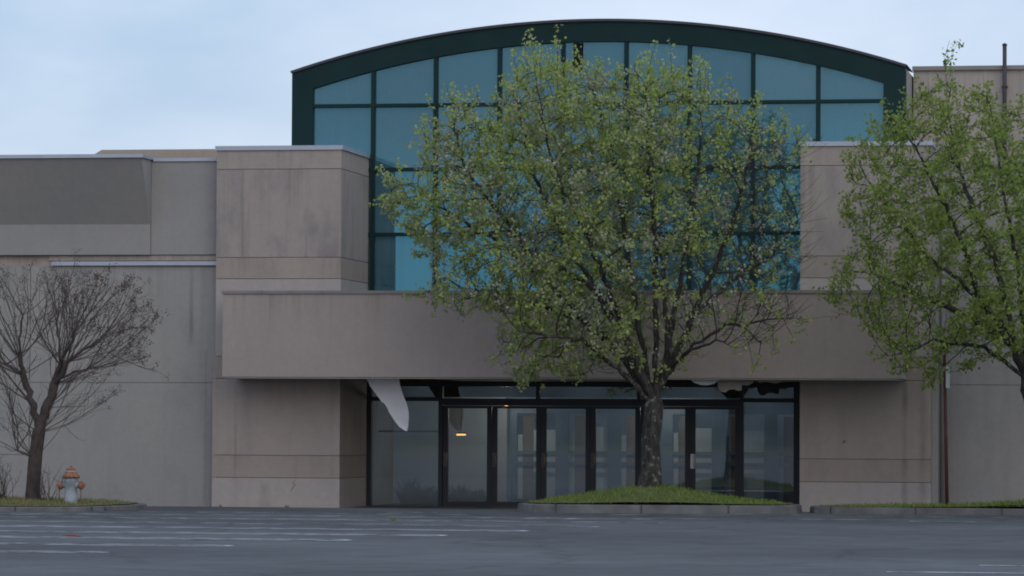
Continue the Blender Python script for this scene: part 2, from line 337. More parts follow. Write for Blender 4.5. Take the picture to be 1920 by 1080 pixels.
def asphalt_mat():
    m, t, p, out = new_mat('asphalt'); l = t.links.new
    tc = nn(t, 'ShaderNodeTexCoord')
    n1 = nn(t, 'ShaderNodeTexNoise'); n1.inputs['Scale'].default_value = .16; n1.inputs['Detail'].default_value = 7; n1.inputs['Roughness'].default_value = .6
    l(tc.outputs['Object'], n1.inputs['Vector'])
    r = nn(t, 'ShaderNodeValToRGB'); r.color_ramp.elements[0].position = .32; r.color_ramp.elements[1].position = .70
    r.color_ramp.elements[0].color = (.052, .056, .059, 1); r.color_ramp.elements[1].color = (.112, .121, .126, 1); l(n1.outputs['Fac'], r.inputs[0])
    n2 = nn(t, 'ShaderNodeTexNoise'); n2.inputs['Scale'].default_value = 1.6; n2.inputs['Detail'].default_value = 8; n2.inputs['Roughness'].default_value = .7; l(tc.outputs['Object'], n2.inputs['Vector'])
    r2 = nn(t, 'ShaderNodeValToRGB'); r2.color_ramp.elements[0].position = .3; r2.color_ramp.elements[1].position = .75
    r2.color_ramp.elements[0].color = (.74, .74, .74, 1); r2.color_ramp.elements[1].color = (1.22, 1.22, 1.22, 1); l(n2.outputs['Fac'], r2.inputs[0])
    mu = nn(t, 'ShaderNodeMix', data_type='RGBA', blend_type='MULTIPLY'); mu.inputs[0].default_value = 1; l(r.outputs[0], mu.inputs[6]); l(r2.outputs[0], mu.inputs[7])
    # dark crack lines and sealed seams
    vo = nn(t, 'ShaderNodeTexVoronoi', feature='DISTANCE_TO_EDGE'); vo.inputs['Scale'].default_value = .22
    nd = nn(t, 'ShaderNodeTexNoise'); nd.inputs['Scale'].default_value = .8; nd.inputs['Detail'].default_value = 4; l(tc.outputs['Object'], nd.inputs['Vector'])
    ad = nn(t, 'ShaderNodeMix', data_type='RGBA', blend_type='LINEAR_LIGHT'); ad.inputs[0].default_value = .6; l(tc.outputs['Object'], ad.inputs[6]); l(nd.outputs['Color'], ad.inputs[7])
    l(ad.outputs[2], vo.inputs['Vector'])
    r3 = nn(t, 'ShaderNodeValToRGB'); r3.color_ramp.elements[0].position = .006; r3.color_ramp.elements[1].position = .02
    r3.color_ramp.elements[0].color = (.72, .72, .72, 1); r3.color_ramp.elements[1].color = (1, 1, 1, 1); l(vo.outputs['Distance'], r3.inputs[0])
    mu2 = nn(t, 'ShaderNodeMix', data_type='RGBA', blend_type='MULTIPLY'); mu2.inputs[0].default_value = 1; l(mu.outputs[2], mu2.inputs[6]); l(r3.outputs[0], mu2.inputs[7])
    l(mu2.outputs[2], p.inputs['Base Color'])
    p.inputs['Roughness'].default_value = .78; p.inputs['Specular IOR Level'].default_value = .35
    n4 = nn(t, 'ShaderNodeTexNoise'); n4.inputs['Scale'].default_value = 30; n4.inputs['Detail'].default_value = 4; l(tc.outputs['Object'], n4.inputs['Vector'])
    b = nn(t, 'ShaderNodeBump'); b.inputs['Strength'].default_value = .5; b.inputs['Distance'].default_value = .01; l(n4.outputs['Fac'], b.inputs['Height']); l(b.outputs[0], p.inputs['Normal'])
    return m
M_ASPHALT = asphalt_mat()

def paint_mat(lo=.43, hi=.64):
    m, t, p, out = new_mat('worn_paint'); l = t.links.new
    tc = nn(t, 'ShaderNodeTexCoord'); n = nn(t, 'ShaderNodeTexNoise'); n.inputs['Scale'].default_value = 2.2; n.inputs['Detail'].default_value = 8; n.inputs['Roughness'].default_value = .7
    l(tc.outputs['Object'], n.inputs['Vector'])
    r = nn(t, 'ShaderNodeValToRGB'); r.color_ramp.elements[0].position = lo; r.color_ramp.elements[1].position = hi
    r.color_ramp.elements[0].color = (.085, .085, .09, 1); r.color_ramp.elements[1].color = (.72, .74, .76, 1)
    l(n.outputs['Fac'], r.inputs[0]); l(r.outputs[0], p.inputs['Base Color']); p.inputs['Roughness'].default_value = .8
    return m
M_PAINT = paint_mat(); M_PAINT_FRESH = paint_mat(.38, .57)
M_KERB = simple('kerb_concrete', (.115, .116, .115), rough=.9, var=.3, scale=3, bump=.3)
M_SEAM = simple('kerb_seam', (.06, .06, .057), rough=1)
M_SOIL = simple('turf_soil', (.10, .115, .04), rough=1, var=.3, scale=3)
M_FIELD = simple('field', (.09, .10, .05), rough=1, var=.3, scale=.05)

def leaf_mat(name, cols, trans=.5):
    m, t, p, out = new_mat(name); l = t.links.new
    g = nn(t, 'ShaderNodeNewGeometry'); r = nn(t, 'ShaderNodeValToRGB')
    e = r.color_ramp.elements
    e[0].position = 0; e[0].color = (*cols[0], 1); e[1].position = 1; e[1].color = (*cols[-1], 1)
    for i, c in enumerate(cols[1:-1]):
        x = e.new((i + 1) / (len(cols) - 1)); x.color = (*c, 1)
    l(g.outputs['Random Per Island'], r.inputs[0]); l(r.outputs[0], p.inputs['Base Color']); p.inputs['Roughness'].default_value = .55
    p.inputs['Specular IOR Level'].default_value = .3
    tr = nn(t, 'ShaderNodeBsdfTranslucent'); l(r.outputs[0], tr.inputs[0])
    mxs = nn(t, 'ShaderNodeMixShader'); mxs.inputs[0].default_value = trans; l(p.outputs[0], mxs.inputs[1]); l(tr.outputs[0], mxs.inputs[2]); l(mxs.outputs[0], out.inputs[0])
    return m
M_LEAF = leaf_mat('young_leaf', [(.22, .285, .07), (.35, .43, .11), (.43, .50, .18), (.29, .39, .085), (.48, .51, .26)])
M_LEAF2 = leaf_mat('spring_leaf', [(.15, .21, .04), (.245, .33, .065), (.30, .37, .095), (.19, .27, .052), (.31, .34, .14)])
M_BLOSSOM = leaf_mat('blossom_white', [(.30, .31, .24), (.36, .37, .30), (.26, .29, .18), (.40, .40, .34)], .3)
M_GRASS = leaf_mat('grass_blade', [(.11, .17, .032), (.16, .235, .045), (.21, .265, .065), (.13, .195, .034)], .3)
M_GRASSDRY = leaf_mat('grass_dry', [(.20, .19, .08), (.16, .18, .06), (.26, .23, .12), (.22, .19, .10)], .3)

def bark_mat():
    m, t, p, out = new_mat('lichen_bark'); l = t.links.new
    tc = nn(t, 'ShaderNodeTexCoord')
    n = nn(t, 'ShaderNodeTexNoise'); n.inputs['Scale'].default_value = 14; n.inputs['Detail'].default_value = 6
    mp = nn(t, 'ShaderNodeMapping'); mp.inputs['Scale'].default_value = (1.3, 1.3, .45); l(tc.outputs['Object'], mp.inputs[0]); l(mp.outputs[0], n.inputs['Vector'])
    r = nn(t, 'ShaderNodeValToRGB'); r.color_ramp.elements[0].position = .38; r.color_ramp.elements[1].position = .68
    r.color_ramp.elements[0].color = (.018, .016, .014, 1); r.color_ramp.elements[1].color = (.062, .055, .048, 1); l(n.outputs['Fac'], r.inputs[0])
    v = nn(t, 'ShaderNodeTexNoise'); v.inputs['Scale'].default_value = 9; v.inputs['Detail'].default_value = 5; v.inputs['Roughness'].default_value = .65; l(tc.outputs['Object'], v.inputs['Vector'])
    r2 = nn(t, 'ShaderNodeValToRGB'); r2.color_ramp.elements[0].position = .56; r2.color_ramp.elements[1].position = .66
    r2.color_ramp.elements[0].color = (0, 0, 0, 1); r2.color_ramp.elements[1].color = (.75, .75, .75, 1); l(v.outputs['Fac'], r2.inputs[0])
    mxc = nn(t, 'ShaderNodeMix', data_type='RGBA'); mxc.inputs[7].default_value = (.21, .22, .195, 1); l(r2.outputs[0], mxc.inputs[0]); l(r.outputs[0], mxc.inputs[6])
    l(mxc.outputs[2], p.inputs['Base Color']); p.inputs['Roughness'].default_value = .95
    b = nn(t, 'ShaderNodeBump'); b.inputs['Strength'].default_value = .8; b.inputs['Distance'].default_value = .03; l(n.outputs['Fac'], b.inputs['Height']); l(b.outputs[0], p.inputs['Normal'])
    return m
M_BARK = bark_mat()
M_BRANCH = simple('branch_bark', (.034, .029, .026), rough=.95, var=.35, scale=8)

# ------------------------------------------------------------------ ground
g = MB(); g.face([(-2500, -2500, -.08), (2500, -2500, -.08), (2500, 2500, -.08), (-2500, 2500, -.08)]); tag(g.build('ground', M_FIELD), kind='structure')
a = MB()
ys = [(-170, .07), (-60, .07), (-30, .07), (-5.6, .07), (-4.0, 0.0), (.15, 0.0)]
for (y0, z0), (y1, z1) in zip(ys, ys[1:]): a.face([(-110, y0, z0), (140, y0, z0), (140, y1, z1), (-110, y1, z1)])
tag(a.build('parking_lot', M_ASPHALT), kind='structure')

def gz(y): return .07 if y < -5.6 else (.07 * (-4.0 - y) / 1.6 if y < -4 else 0.0)
def hairpin(x1, y, x0=-16.0, gap=.27, w_=.11):
    """double painted line with a rounded tip at its right end"""
    m = MB(); z = gz(y) + .004
    N = 6
    path = [(x0, y - gap)] + [(x1 - gap + gap * math.sin(math.pi * i / N), y - gap * math.cos(math.pi * i / N)) for i in range(N + 1)] + [(x0, y + gap)]
    inn = [(x0, y - gap + w_)] + [(x1 - gap + (gap - w_) * math.sin(math.pi * i / N), y - (gap - w_) * math.cos(math.pi * i / N)) for i in range(N + 1)] + [(x0, y + gap - w_)]
    for i in range(len(path) - 1):
        m.face([(*path[i], z), (*path[i + 1], z), (*inn[i + 1], z), (*inn[i], z)])
    return tag(m.build('parking_line', M_PAINT_FRESH if y < -23 or y == -20.6 else M_PAINT), kind='structure')
for x1, y in [(3.8, -32.0), (4.55, -29.0), (5.4, -26.1), (6.15, -23.4), (6.8, -20.6), (7.4, -17.8), (8.0, -15.0), (8.5, -12.4)]:
    hairpin(x1, y)
def strip(x0, x1, y, wd=.13, dy=0.0):
    m = MB(); z = gz(y) + .004
    m.face([(x0, y, z), (x1, y + dy, z), (x1, y + dy + wd, z), (x0, y + wd, z)])
    return tag(m.build('parking_line', M_PAINT_FRESH if y < -30 else M_PAINT), kind='structure')
for x0, x1, y, dy in [(13.07, 20, -35.4, 0), (13.9, 20, -33.1, 0), (5.6, 8.2, -9.6, .5), (8.0, 8.6, -9.1, 1.4), (9.3, 14.5, -8.4, -1.0), (-1.8, .6, -10.4, 0), (1.5, 4.0, -10.6, 0),
                      (-3.2, -1.0, -13.3, 0), (9.2, 11.4, -11.6, 0), (11.6, 13.2, -12.4, 0), (4.6, 6.6, -12.9, 0), (2.2, 3.2, -9.2, 0)]:
    strip(x0, x1, y, .14, dy)

# ------------------------------------------------------------------ kerbed islands, turf
def island(name, outline, ztop, mound, zc, dry=False, nblades=5000, seam=1.3):
    """closed kerb ring following outline + turf surface; mound(x,y)->height above the kerb top"""
    o = np.array(outline); c = o.mean(0)
    d = o - c; ln = np.linalg.norm(d, axis=1)[:, None]; inn = o - d / ln * .17; mid = o - d / ln * .02
    m = MB(); n = len(o)
    for i in range(n):
        j = (i + 1) % n
        z0 = gz(o[i][1]) - .03; z1 = gz(o[j][1]) - .03
        m.face([(*o[i], z0), (*o[j], z1), (*mid[j], ztop - .015), (*mid[i], ztop - .015)])
        k0 = o[i] - d[i] / ln[i] * .05; k1 = o[j] - d[j] / ln[j] * .05
        m.face([(*mid[i], ztop - .015), (*mid[j], ztop - .015), (*k1, ztop), (*k0, ztop)])
        m.face([(*k0, ztop), (*k1, ztop), (*inn[j], ztop), (*inn[i], ztop)])
        m.face([(*inn[i], ztop), (*inn[j], ztop), (*inn[j], ztop - .1), (*inn[i], ztop - .1)])
    acc = .4
    for i in range(n):
        j = (i + 1) % n; a_ = np.array(o[i]); e_ = np.array(o[j]) - a_; L0 = np.linalg.norm(e_); tdir = e_ / L0; nrm = np.array([tdir[1], -tdir[0]])
        if nrm @ (a_ + e_ / 2 - c) < 0: nrm = -nrm
        while acc < L0:
            q = a_ + tdir * acc; w0 = tdir * .011; of = nrm * .004; z0 = gz(q[1]) - .02
            A_, B_ = q - w0 + of, q + w0 + of; C_, D_ = A_ - nrm * .16, B_ - nrm * .16
            m.face([(*A_, z0), (*B_, z0), (*B_, ztop + .002), (*A_, ztop + .002)], 1); m.face([(*A_, ztop + .002), (*B_, ztop + .002), (*D_, ztop + .002), (*C_, ztop + .002)], 1)
            acc += 1.52
        acc -= L0
    kb = tag(m.build('kerb', [M_KERB, M_SEAM]), kind='structure')
    # turf surface by rings
    t = MB(); K = 8
    rings = [[(*(c + (inn[i] - c) * (1 - k / K)), 0) for i in range(n)] for k in range(K)]
    P = lambda p: (p[0], p[1], ztop - .006 + mound(p[0], p[1]))
    for k in range(K - 1):
        for i in range(n):
            j = (i + 1) % n
            t.face([P(rings[k][i]), P(rings[k][j]), P(rings[k + 1][j]), P(rings[k + 1][i])], smooth=True)
    t.face([P(q) for q in rings[K - 1]], smooth=True)
    tag(t.build(name, M_SOIL), kind='structure')
    # blades
    tri = rng.integers(0, n, nblades); f1 = rng.random(nblades); f2 = np.sqrt(rng.random(nblades))
    pts = c + ((inn[tri] * (1 - f1)[:, None] + inn[(tri + 1) % n] * f1[:, None]) - c) * f2[:, None]
    z = np.array([ztop - .03 + mound(x, y) for x, y in pts])
    base = np.c_[pts, z]
    az = rng.random(nblades) * 2 * np.pi; hgt = (.03 + .07 * rng.random(nblades) ** 3) * np.clip((1.06 - f2) * 5, .45, 1)
    wv = np.c_[np.cos(az), np.sin(az), np.zeros(nblades)] * .011
    lean = np.c_[rng.normal(0, .02, nblades), rng.normal(0, .02, nblades), hgt]
    V = np.stack([base - wv, base + wv, base + lean + wv * .25, base + lean - wv * .25], 1).reshape(-1, 3)
    go = np_mesh('grass', V, np.arange(len(V)).reshape(-1, 4), M_GRASSDRY if dry else M_GRASS)
    tag(go, kind='stuff')
# main island under the flowering tree
out = [(4.25, -6.6), (4.3, -7.4), (4.7, -7.95), (5.3, -8.15), (6.3, -8.1), (7.3, -7.95), (8.3, -7.75), (8.95, -7.5), (9.25, -7.0), (9.25, -6.2), (9.0, -5.5), (8.4, -5.2), (7.4, -5.1), (6.3, -5.1), (5.3, -5.15), (4.6, -5.5)]
def mound_main(x, y):
    r = ((x - 6.5) / 1.45) ** 2 + ((y + 6.3) / 1.25) ** 2
    return .29 * math.exp(-r * 1.15) + .015
island('turf', out, .215, mound_main, 0, nblades=9000)
out = [(9.5, -6.7), (9.9, -7.0), (10.8, -7.0), (12, -7.1), (13.5, -7.3), (15.5, -7.6), (18, -8.0), (21, -8.4), (24, -8.4), (24, -5), (21, -4.9), (18, -4.9), (15, -4.9), (12.5, -4.9), (10.5, -4.9), (9.6, -5.2), (9.35, -6.0)]
def mound_r(x, y):
    s = max(0, min(1, (x - 11.0) / 2.6)); return .012 + .14 * s * s * math.exp(-((y + 6.0) / 1.6) ** 2) * 1.0
island('turf', out, .19, mound_r, 0, nblades=14000)
out = [(-2.55, -9.9), (-2.7, -10.5), (-3.15, -11.0), (-3.9, -11.25), (-5.5, -11.5), (-8, -11.8), (-12, -12.2), (-12, -6), (-8, -5.9), (-5.5, -5.9), (-4, -5.9), (-3, -6.2), (-2.5, -7.2), (-2.3, -8.6)]
def mound_l(x, y):
    return .015 + .07 * math.exp(-((x + 5.8) / 2.4) ** 2 - ((y + 8.2) / 1.8) ** 2)
island('turf', out, .15, mound_l, 0, dry=True, nblades=14000)

# ------------------------------------------------------------------ the mall
mall = empty('shopping_mall', (4.0, 0, 0), 'closed beige shopping mall entrance with arched teal window, canopy and glass doors', 'building')

def banded_block(x0, x1, y0, y1, bands, core_in=.018, lower_extra=0.0, side='l'):
    """bands: (z0, z1, material index); grooves between bands show the recessed core"""
    m = MB()
    m.box(x0 + core_in, x1 - core_in, y0 + core_in, y1, bands[0][0], bands[-1][1] - .01, 4)
    for z0, z1, mi in bands:
        e = lower_extra if z1 < 2.95 else 0
        m.box(x0 - (e if side == 'l' else 0), x1 + (e if side == 'r' else 0), y0, y1 - .02, z0 + .006, z1 - .006, mi)
    return m
BM = [M_BLOCK, M_BLOCK_STAINED, M_BAND, M_BASE, M_DARK]
B = [(-.1, .57, 3), (.57, 1.0, 2), (1.0, 2.47, 0), (2.47, 2.9, 2), (2.9, 4.39, 3), (4.39, 4.80, 2), (4.80, 6.50, 1), (6.50, 6.87, 0)]
bl = banded_block(-2.46, 0.0, -2.5, .3, B, lower_extra=.05).build('wall_block', BM, mall)
br = banded_block(8.82, 11.27, -2.5, .3, B).build('wall_block', BM, mall)
for (x0, x1), par in (((-2.49, .03), bl), ((8.79, 11.30), br)):
    m = MB(); m.box(x0, x1, -2.53, .02, 6.865, 6.95); m.build('coping', M_COPING, par)
# chamfered downpipe chase on the corner of the second block
m = MB(); m.prism([(11.272, -.1), (11.40, -.1), (11.40, 6.8), (11.272, 6.8)], -2.44, -2.2); m.build('corner_strip', M_GREY, mall)
m = MB(); m.tube([(11.47, -2.28, -.05), (11.47, -2.28, 6.7)], [.05, .05], 10); m.build('downpipe', M_CAP, mall)
# little scuffs
m = MB(); m.prism([(9.61, 1.30), (9.65, 1.29), (9.69, 1.33), (9.65, 1.36)], -2.503, -2.49); m.build('hole', M_DARK, br)
m = MB(); m.tube([(-.87, -2.499, .53), (-.92, -2.499, .47), (-.87, -2.499, .44), (-.93, -2.499, .36), (-.96, -2.499, .30)], [.004, .008, .009, .006, .003], 5)
m.build('crack', M_DARK, bl)

# canopy
cn = MB()
cn.box(-2.04, 10.80, -3.62, -2.505, 2.49, 4.06)
cn.box(0.003, 8.817, -2.505, -.06, 2.72, 4.04)
can = cn.build('canopy', M_CANOPY, mall)
m = MB(); m.box(-2.06, 10.82, -3.645, -2.51, 4.062, 4.12)
for x in (-1.28, -.72, -.12): m.box(x - .012, x + .012, -3.66, -3.646, 4.065, 4.125)
m.build('coping', M_CAP, can)
# soffit boards, some of them missing or torn
def sheet(m, x0, x1, y0, y1, z, mi=0): m.box(x0, x1, y0, y1, z - .022, z, mi)
m = MB()
sheet(m, -2.0, .42, -3.59, -2.51, 2.485); sheet(m, .02, .42, -2.5, -.1, 2.485)
sheet(m, -2.0, 10.76, -3.6, -3.42, 2.484)
sheet(m, 1.95, 6.1, -3.40, -.1, 2.485); sheet(m, 7.9, 8.80, -3.40, -.1, 2.485); sheet(m, 8.80, 10.76, -3.40, -2.51, 2.486)
m.build('soffit', M_SOFFIT, can)
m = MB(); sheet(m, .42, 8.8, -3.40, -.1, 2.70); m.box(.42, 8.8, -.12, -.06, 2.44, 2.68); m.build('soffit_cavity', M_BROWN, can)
M_FLAP = simple('torn_board', (.34, .31, .28), rough=.9, var=.12, scale=3)
def flap(pts, y, thick, mat):
    pts = [(x - .2 * (y + 2.5), z) for x, z in pts]
    m = MB(); m.prism(pts, y, y + thick); return m.build('soffit_flap', mat, can)
flap([(6.70, 2.46), (6.78, 2.40), (6.90, 2.365), (7.02, 2.36), (7.14, 2.39), (7.24, 2.47), (7.0, 2.49)], -3.30, .03, M_WHITE)
flap([(7.20, 2.47), (7.22, 2.31), (7.28, 2.24), (7.36, 2.23), (7.42, 2.28), (7.52, 2.29), (7.60, 2.26), (7.66, 2.27), (7.66, 2.37), (7.78, 2.36), (7.88, 2.42), (7.9, 2.48)], -3.25, .03, M_FLAP)
flap([(7.9, 2.47), (8.0, 2.41), (8.12, 2.43), (8.3, 2.40), (8.44, 2.44), (8.5, 2.47)], -3.2, .02, M_FLAP)
flap([(1.08, 2.48), (1.10, 2.40), (1.35, 2.37), (1.62, 2.405), (1.95, 2.38), (2.0, 2.48)], -2.4, .02, M_BROWN)
flap([(6.1, 2.48), (6.12, 2.39), (6.4, 2.42), (6.66, 2.38), (6.72, 2.48)], -2.3, .02, M_BROWN)

# arched window
CX = 4.52; HC = 6.08
def arc(zend, sag, half, n=48):
    Rr = (half * half + sag * sag) / (2 * sag); cz = zend + sag - Rr; th = math.asin(half / Rr)
    return [(CX + Rr * math.sin(th - 2 * th * i / n), cz + Rr * math.cos(th - 2 * th * i / n)) for i in range(n + 1)]   # right to left
outer = arc(8.57, .96, HC); inner = arc(8.26, .87, 5.655)
m = MB()
def arch_frame(m, y0, y1):
    o2 = [(CX + HC, 4.0)] + outer + [(CX - HC, 4.0)]; i2 = [(CX + 5.655, 4.0)] + inner + [(CX - 5.655, 4.0)]
    for i in range(len(o2) - 1):
        a0, a1, b0, b1 = o2[i], o2[i + 1], i2[i], i2[i + 1]
        V = lambda p, y: (p[0], y, p[1])
        m.face([V(a0, y0), V(a1, y0), V(b1, y0), V(b0, y0)]); m.face([V(a0, y1), V(b0, y1), V(b1, y1), V(a1, y1)])
        m.face([V(a0, y0), V(a0, y1), V(a1, y1), V(a1, y0)]); m.face([V(b0, y0), V(b1, y0), V(b1, y1), V(b0, y1)])
arch_frame(m, -.06, .25)
aw = m.build('arched_window', M_GREEN, mall)
m = MB()
e_in = arc(8.565, .96, HC + .01); e_out = arc(8.61, .965, HC + .03)
for i in range(len(e_in) - 1):
    V = lambda p, y: (p[0], y, p[1])
    a0, a1, b0, b1 = e_out[i], e_out[i + 1], e_in[i], e_in[i + 1]
    m.face([V(a0, -.10), V(a1, -.10), V(b1, -.10), V(b0, -.10)]); m.face([V(a0, -.10), V(a0, 1.75), V(a1, 1.75), V(a1, -.10)]); m.face([V(b0, -.10), V(b1, -.10), V(b1, .3), V(b0, .3)])
m.build('roof_edge', M_EDGE, aw)
# vault body behind the arch
m = MB()
o2 = [(CX + HC - .01, 2.9)] + arc(8.56, .955, HC - .01) + [(CX - HC + .01, 2.9)]
for i in range(len(o2) - 1):
    V = lambda p, y: (p[0], y, p[1])
    for ya, yb in (((.25, .7), (7.6, 8.0)) if 2 < i < len(o2) - 4 else ((.25, 8.0),)):      # vault roof left open, an added gap that lets daylight into the lobby
        m.face([V(o2[i], ya), V(o2[i], yb), V(o2[i + 1], yb), V(o2[i + 1], ya)])
m.face([(p[0], 8.0, p[1]) for p in reversed(o2)])
m.build('vault_wall', M_GREY, mall)
MX = [.08, 1.34, 2.62, 3.885, 5.14, 6.39, 7.635, 8.905]
TZ = [5.36, 6.645, 7.915]
Ri = (5.655 ** 2 + .87 ** 2) / (2 * .87); czi = 8.26 + .87 - Ri
def topz(x): return czi + math.sqrt(Ri * Ri - (x - CX) ** 2)
m = MB()
for x in MX: m.box(x - .038, x + .038, -.045, .10, 4.0, topz(x) + .05)
xs = [CX - 5.655] + MX + [CX + 5.655]
for z in TZ:
    for x0, x1 in zip(xs, xs[1:]):
        m.box(x0 + (.038 if x0 in MX else 0), x1 - (.038 if x1 in MX else 0), -.04, .10, z - .034, z + .034)
m.build('mullion', M_GREEN, aw)
# glass panes, each set a hair differently in its frame
m = MB()
zs = [4.0] + TZ
for x0, x1 in zip(xs, xs[1:]):
    for k, z0 in enumerate(zs):
        tx = random.gauss(0, .003); tz = random.gauss(0, .0035)
        top = k == 3
        z1 = zs[k + 1] if not top else None
        if top:
            pts = [(x0, z0), (x1, z0)] + [(x1 + (x0 - x1) * i / 6, topz(min(max(x1 + (x0 - x1) * i / 6, CX - 5.654), CX + 5.654)) + .02) for i in range(7)]
        else: pts = [(x0, z0), (x1, z0), (x1, z1), (x0, z1)]
        cxm = (x0 + x1) / 2; czm = z0 + .6
        m.face([(x, .04 + (x - cxm) * tx + (z - czm) * tz, z) for x, z in pts])
m.build('glass', M_TEAL, aw)
m = MB(); m.prism([(4.11, 8.55), (4.20, 8.50), (4.27, 8.62), (4.28, 9.11), (4.09, 9.11), (4.10, 8.8), (4.05, 8.72)], .0, .02); m.build('broken_patch', simple('dark_hole', (.012, .014, .016), rough=.9, spec=.05), aw)

# ground floor glazed entrance
fr = MB()
Y0, Y1 = -.05, .10
fr.box(.0, .09, Y0, Y1, -.02, 2.45); fr.box(8.45, 8.80, Y0, Y1, -.02, 2.45)
fr.box(1.44, 1.52, Y0, Y1, 0, 2.36); fr.box(7.40, 7.47, Y0, Y1, 0, 2.36)
fr.box(1.52, 7.40, Y0, Y1, 1.985, 2.125); fr.box(.09, 1.44, Y0, Y1, 2.07, 2.15); fr.box(7.47, 8.45, Y0, Y1, 2.07, 2.15)
fr.box(.09, 8.45, Y0, Y1, 2.36, 2.47)
for x in (3.42, 5.42): fr.box(x - .035, x + .035, Y0 + .004, Y1, 2.125, 2.36)
fr.box(.09, 8.45, Y0 - .1, Y1, -.03, .012)
ent = fr.build('entrance_frame', M_BRONZE, mall)
def pane(m, x0, x1, z0, z1, y=.03): m.face([(x0, y, z0), (x1, y, z0), (x1, y, z1), (x0, y, z1)])
for x0, x1 in ((.09, 1.44), (7.47, 8.45)):
    m = MB(); pane(m, x0, x1, .012, 2.07); m.build('side_pane', M_GLASS, ent)
m = MB()
for x0, x1 in ((.09, 1.44), (1.52, 3.385), (3.455, 5.385), (5.455, 7.40), (7.47, 8.45)): pane(m, x0, x1, 2.13, 2.36)
m.build('transom_glass', M_GLASS, ent)
# one door, then copies
d = MB(); W = .976
d.box(.0, .105, -.03, .03, .015, 1.98); d.box(W - .095, W, -.03, .03, .015, 1.98); d.box(.105, W - .095, -.03, .03, 1.93, 1.98); d.box(.105, W - .095, -.03, .03, .015, .10)
door0 = d.build('door', M_BRONZE, mall)
gm = MB(); gm.face([(.10, 0, .09), (W - .09, 0, .09), (W - .09, 0, 1.94), (.10, 0, 1.94)])
g0 = gm.build('glass', M_GLASS, door0)
def pull(mats):
    h = MB(); h.box(.012, .105, -.045, -.031, .78, 1.06, 0)
    h.tube([(.085, -.046, .80), (.085, -.095, .82), (.085, -.10, .92), (.085, -.095, 1.02), (.085, -.046, 1.04)], [.011] * 5, 8, 1)
    return h
M_PLATE = simple('pull_plate', (.10, .10, .095), rough=.5, var=.25, scale=8)
h0 = pull(None).build('handle', [M_PLATE, M_BRASS], door0)
for i in range(6):
    if i == 0: dd = door0
    else:
        dd = door0.copy(); col.objects.link(dd)
        gg = g0.copy(); col.objects.link(gg); gg.parent = dd
        if i < 5:
            hh = h0.copy(); col.objects.link(hh); hh.parent = dd
        else:
            hh = pull(None).build('handle', [M_CHROME, M_CHROME], dd); hh['label'] = 'pale worn metal pull handle'
    dd.location = (1.525 + i * .98, .025, 0)

# lobby seen through the glass
m = MB(); m.face([(0, .1, -.005), (8.8, .1, -.005), (8.8, 7.5, -.005), (0, 7.5, -.005)]); m.build('lobby_floor', M_LOBBY_FLOOR, mall)
m = MB()
m.box(-.3, 0.0, .3, 7.6, -.02, 2.85); m.box(8.8, 9.1, .3, 7.6, -.02, 2.85)
m.box(0, 2.35, 2.55, 2.7, 0, 2.85); m.box(2.35, 8.8, 2.55, 2.7, 2.25, 2.85)
m.build('lobby_wall', M_LOBBY, mall)
for i in range(6):
    x = 2.42 + i * 1.06
    m = MB(); m.box(x, x + .14, 2.55, 2.62, 0, 2.25); m.box(x + .93, x + 1.06, 2.55, 2.62, 0, 2.25)
    m.box(x + .14, x + .93, 2.55, 2.62, 1.85, 2.25); m.box(x + .14, x + .93, 2.56, 2.60, 1.02, 1.09); m.box(x + .14, x + .93, 2.57, 2.60, .80, .87); m.box(x + .14, x + .93, 2.55, 2.62, 0, .12)
    idr = m.build('inner_door', M_INFRAME, mall)
    m = MB()
    j = random.uniform(-.05, .05)
    m.box(x + .15, x + .24, 2.63, 2.635, .1, 1.45 + j); m.box(x + .5 + j, x + .92, 2.63, 2.635, .66, 1.55 + j); m.box(x + .58, x + .92, 2.63, 2.635, .1, .56)
    m.build('paper', M_PAPER, idr)
    m = MB(); m.box(x + .25, x + .48, 2.64, 2.65, .05, 1.8); m.build('board', M_TANPAPER, idr)
m = MB(); m.box(0, 8.8, 7.4, 7.5, 0, 2.85); m.build('lobby_wall', M_LOBBY, mall)
m = MB(); m.box(0, 8.8, 1.0, 1.1, 2.16, 2.8); m.build('transom_shade_board', M_BROWN, mall)  # added dark board, stands in for shade behind the transom glass
m = MB(); m.box(.1, 1.5, .60, .64, 1.455, 1.49); m.build('reflection_bar', M_INFRAME, mall)  # bar stands in for a blue line reflected in the side pane

# long side walls
GW = [M_GREY, M_DARK]
m = MB()
def joint_wall(m, x0, x1, y0, y1, zz):
    m.box(x0 + .01, x1 - .01, y0 + .015, y1 + .02, zz[0], zz[-1] - .01, 1)
    for z0, z1 in zip(zz, zz[1:]): m.box(x0, x1, y0, y1, z0 + .005, z1 - .005, 0)
joint_wall(m, -6.25, -2.515, -2.2, .3, [-.1, 2.39, 4.66]); joint_wall(m, -30, -6.262, -2.2, .3, [-.1, .98, 2.25, 3.40, 4.66])
sw = m.build('side_wall', GW, mall)
m = MB(); m.box(-5.82, -2.52, -2.26, -2.14, 4.662, 4.74); m.build('flashing', M_COPING, sw)
m = MB(); m.box(-30, -2.515, -2.13, .2, 4.66, 4.86); m.box(-5.9, -2.515, -2.17, -2.131, 4.76, 4.86); m.build('clerestory_strip', M_BAND, sw)
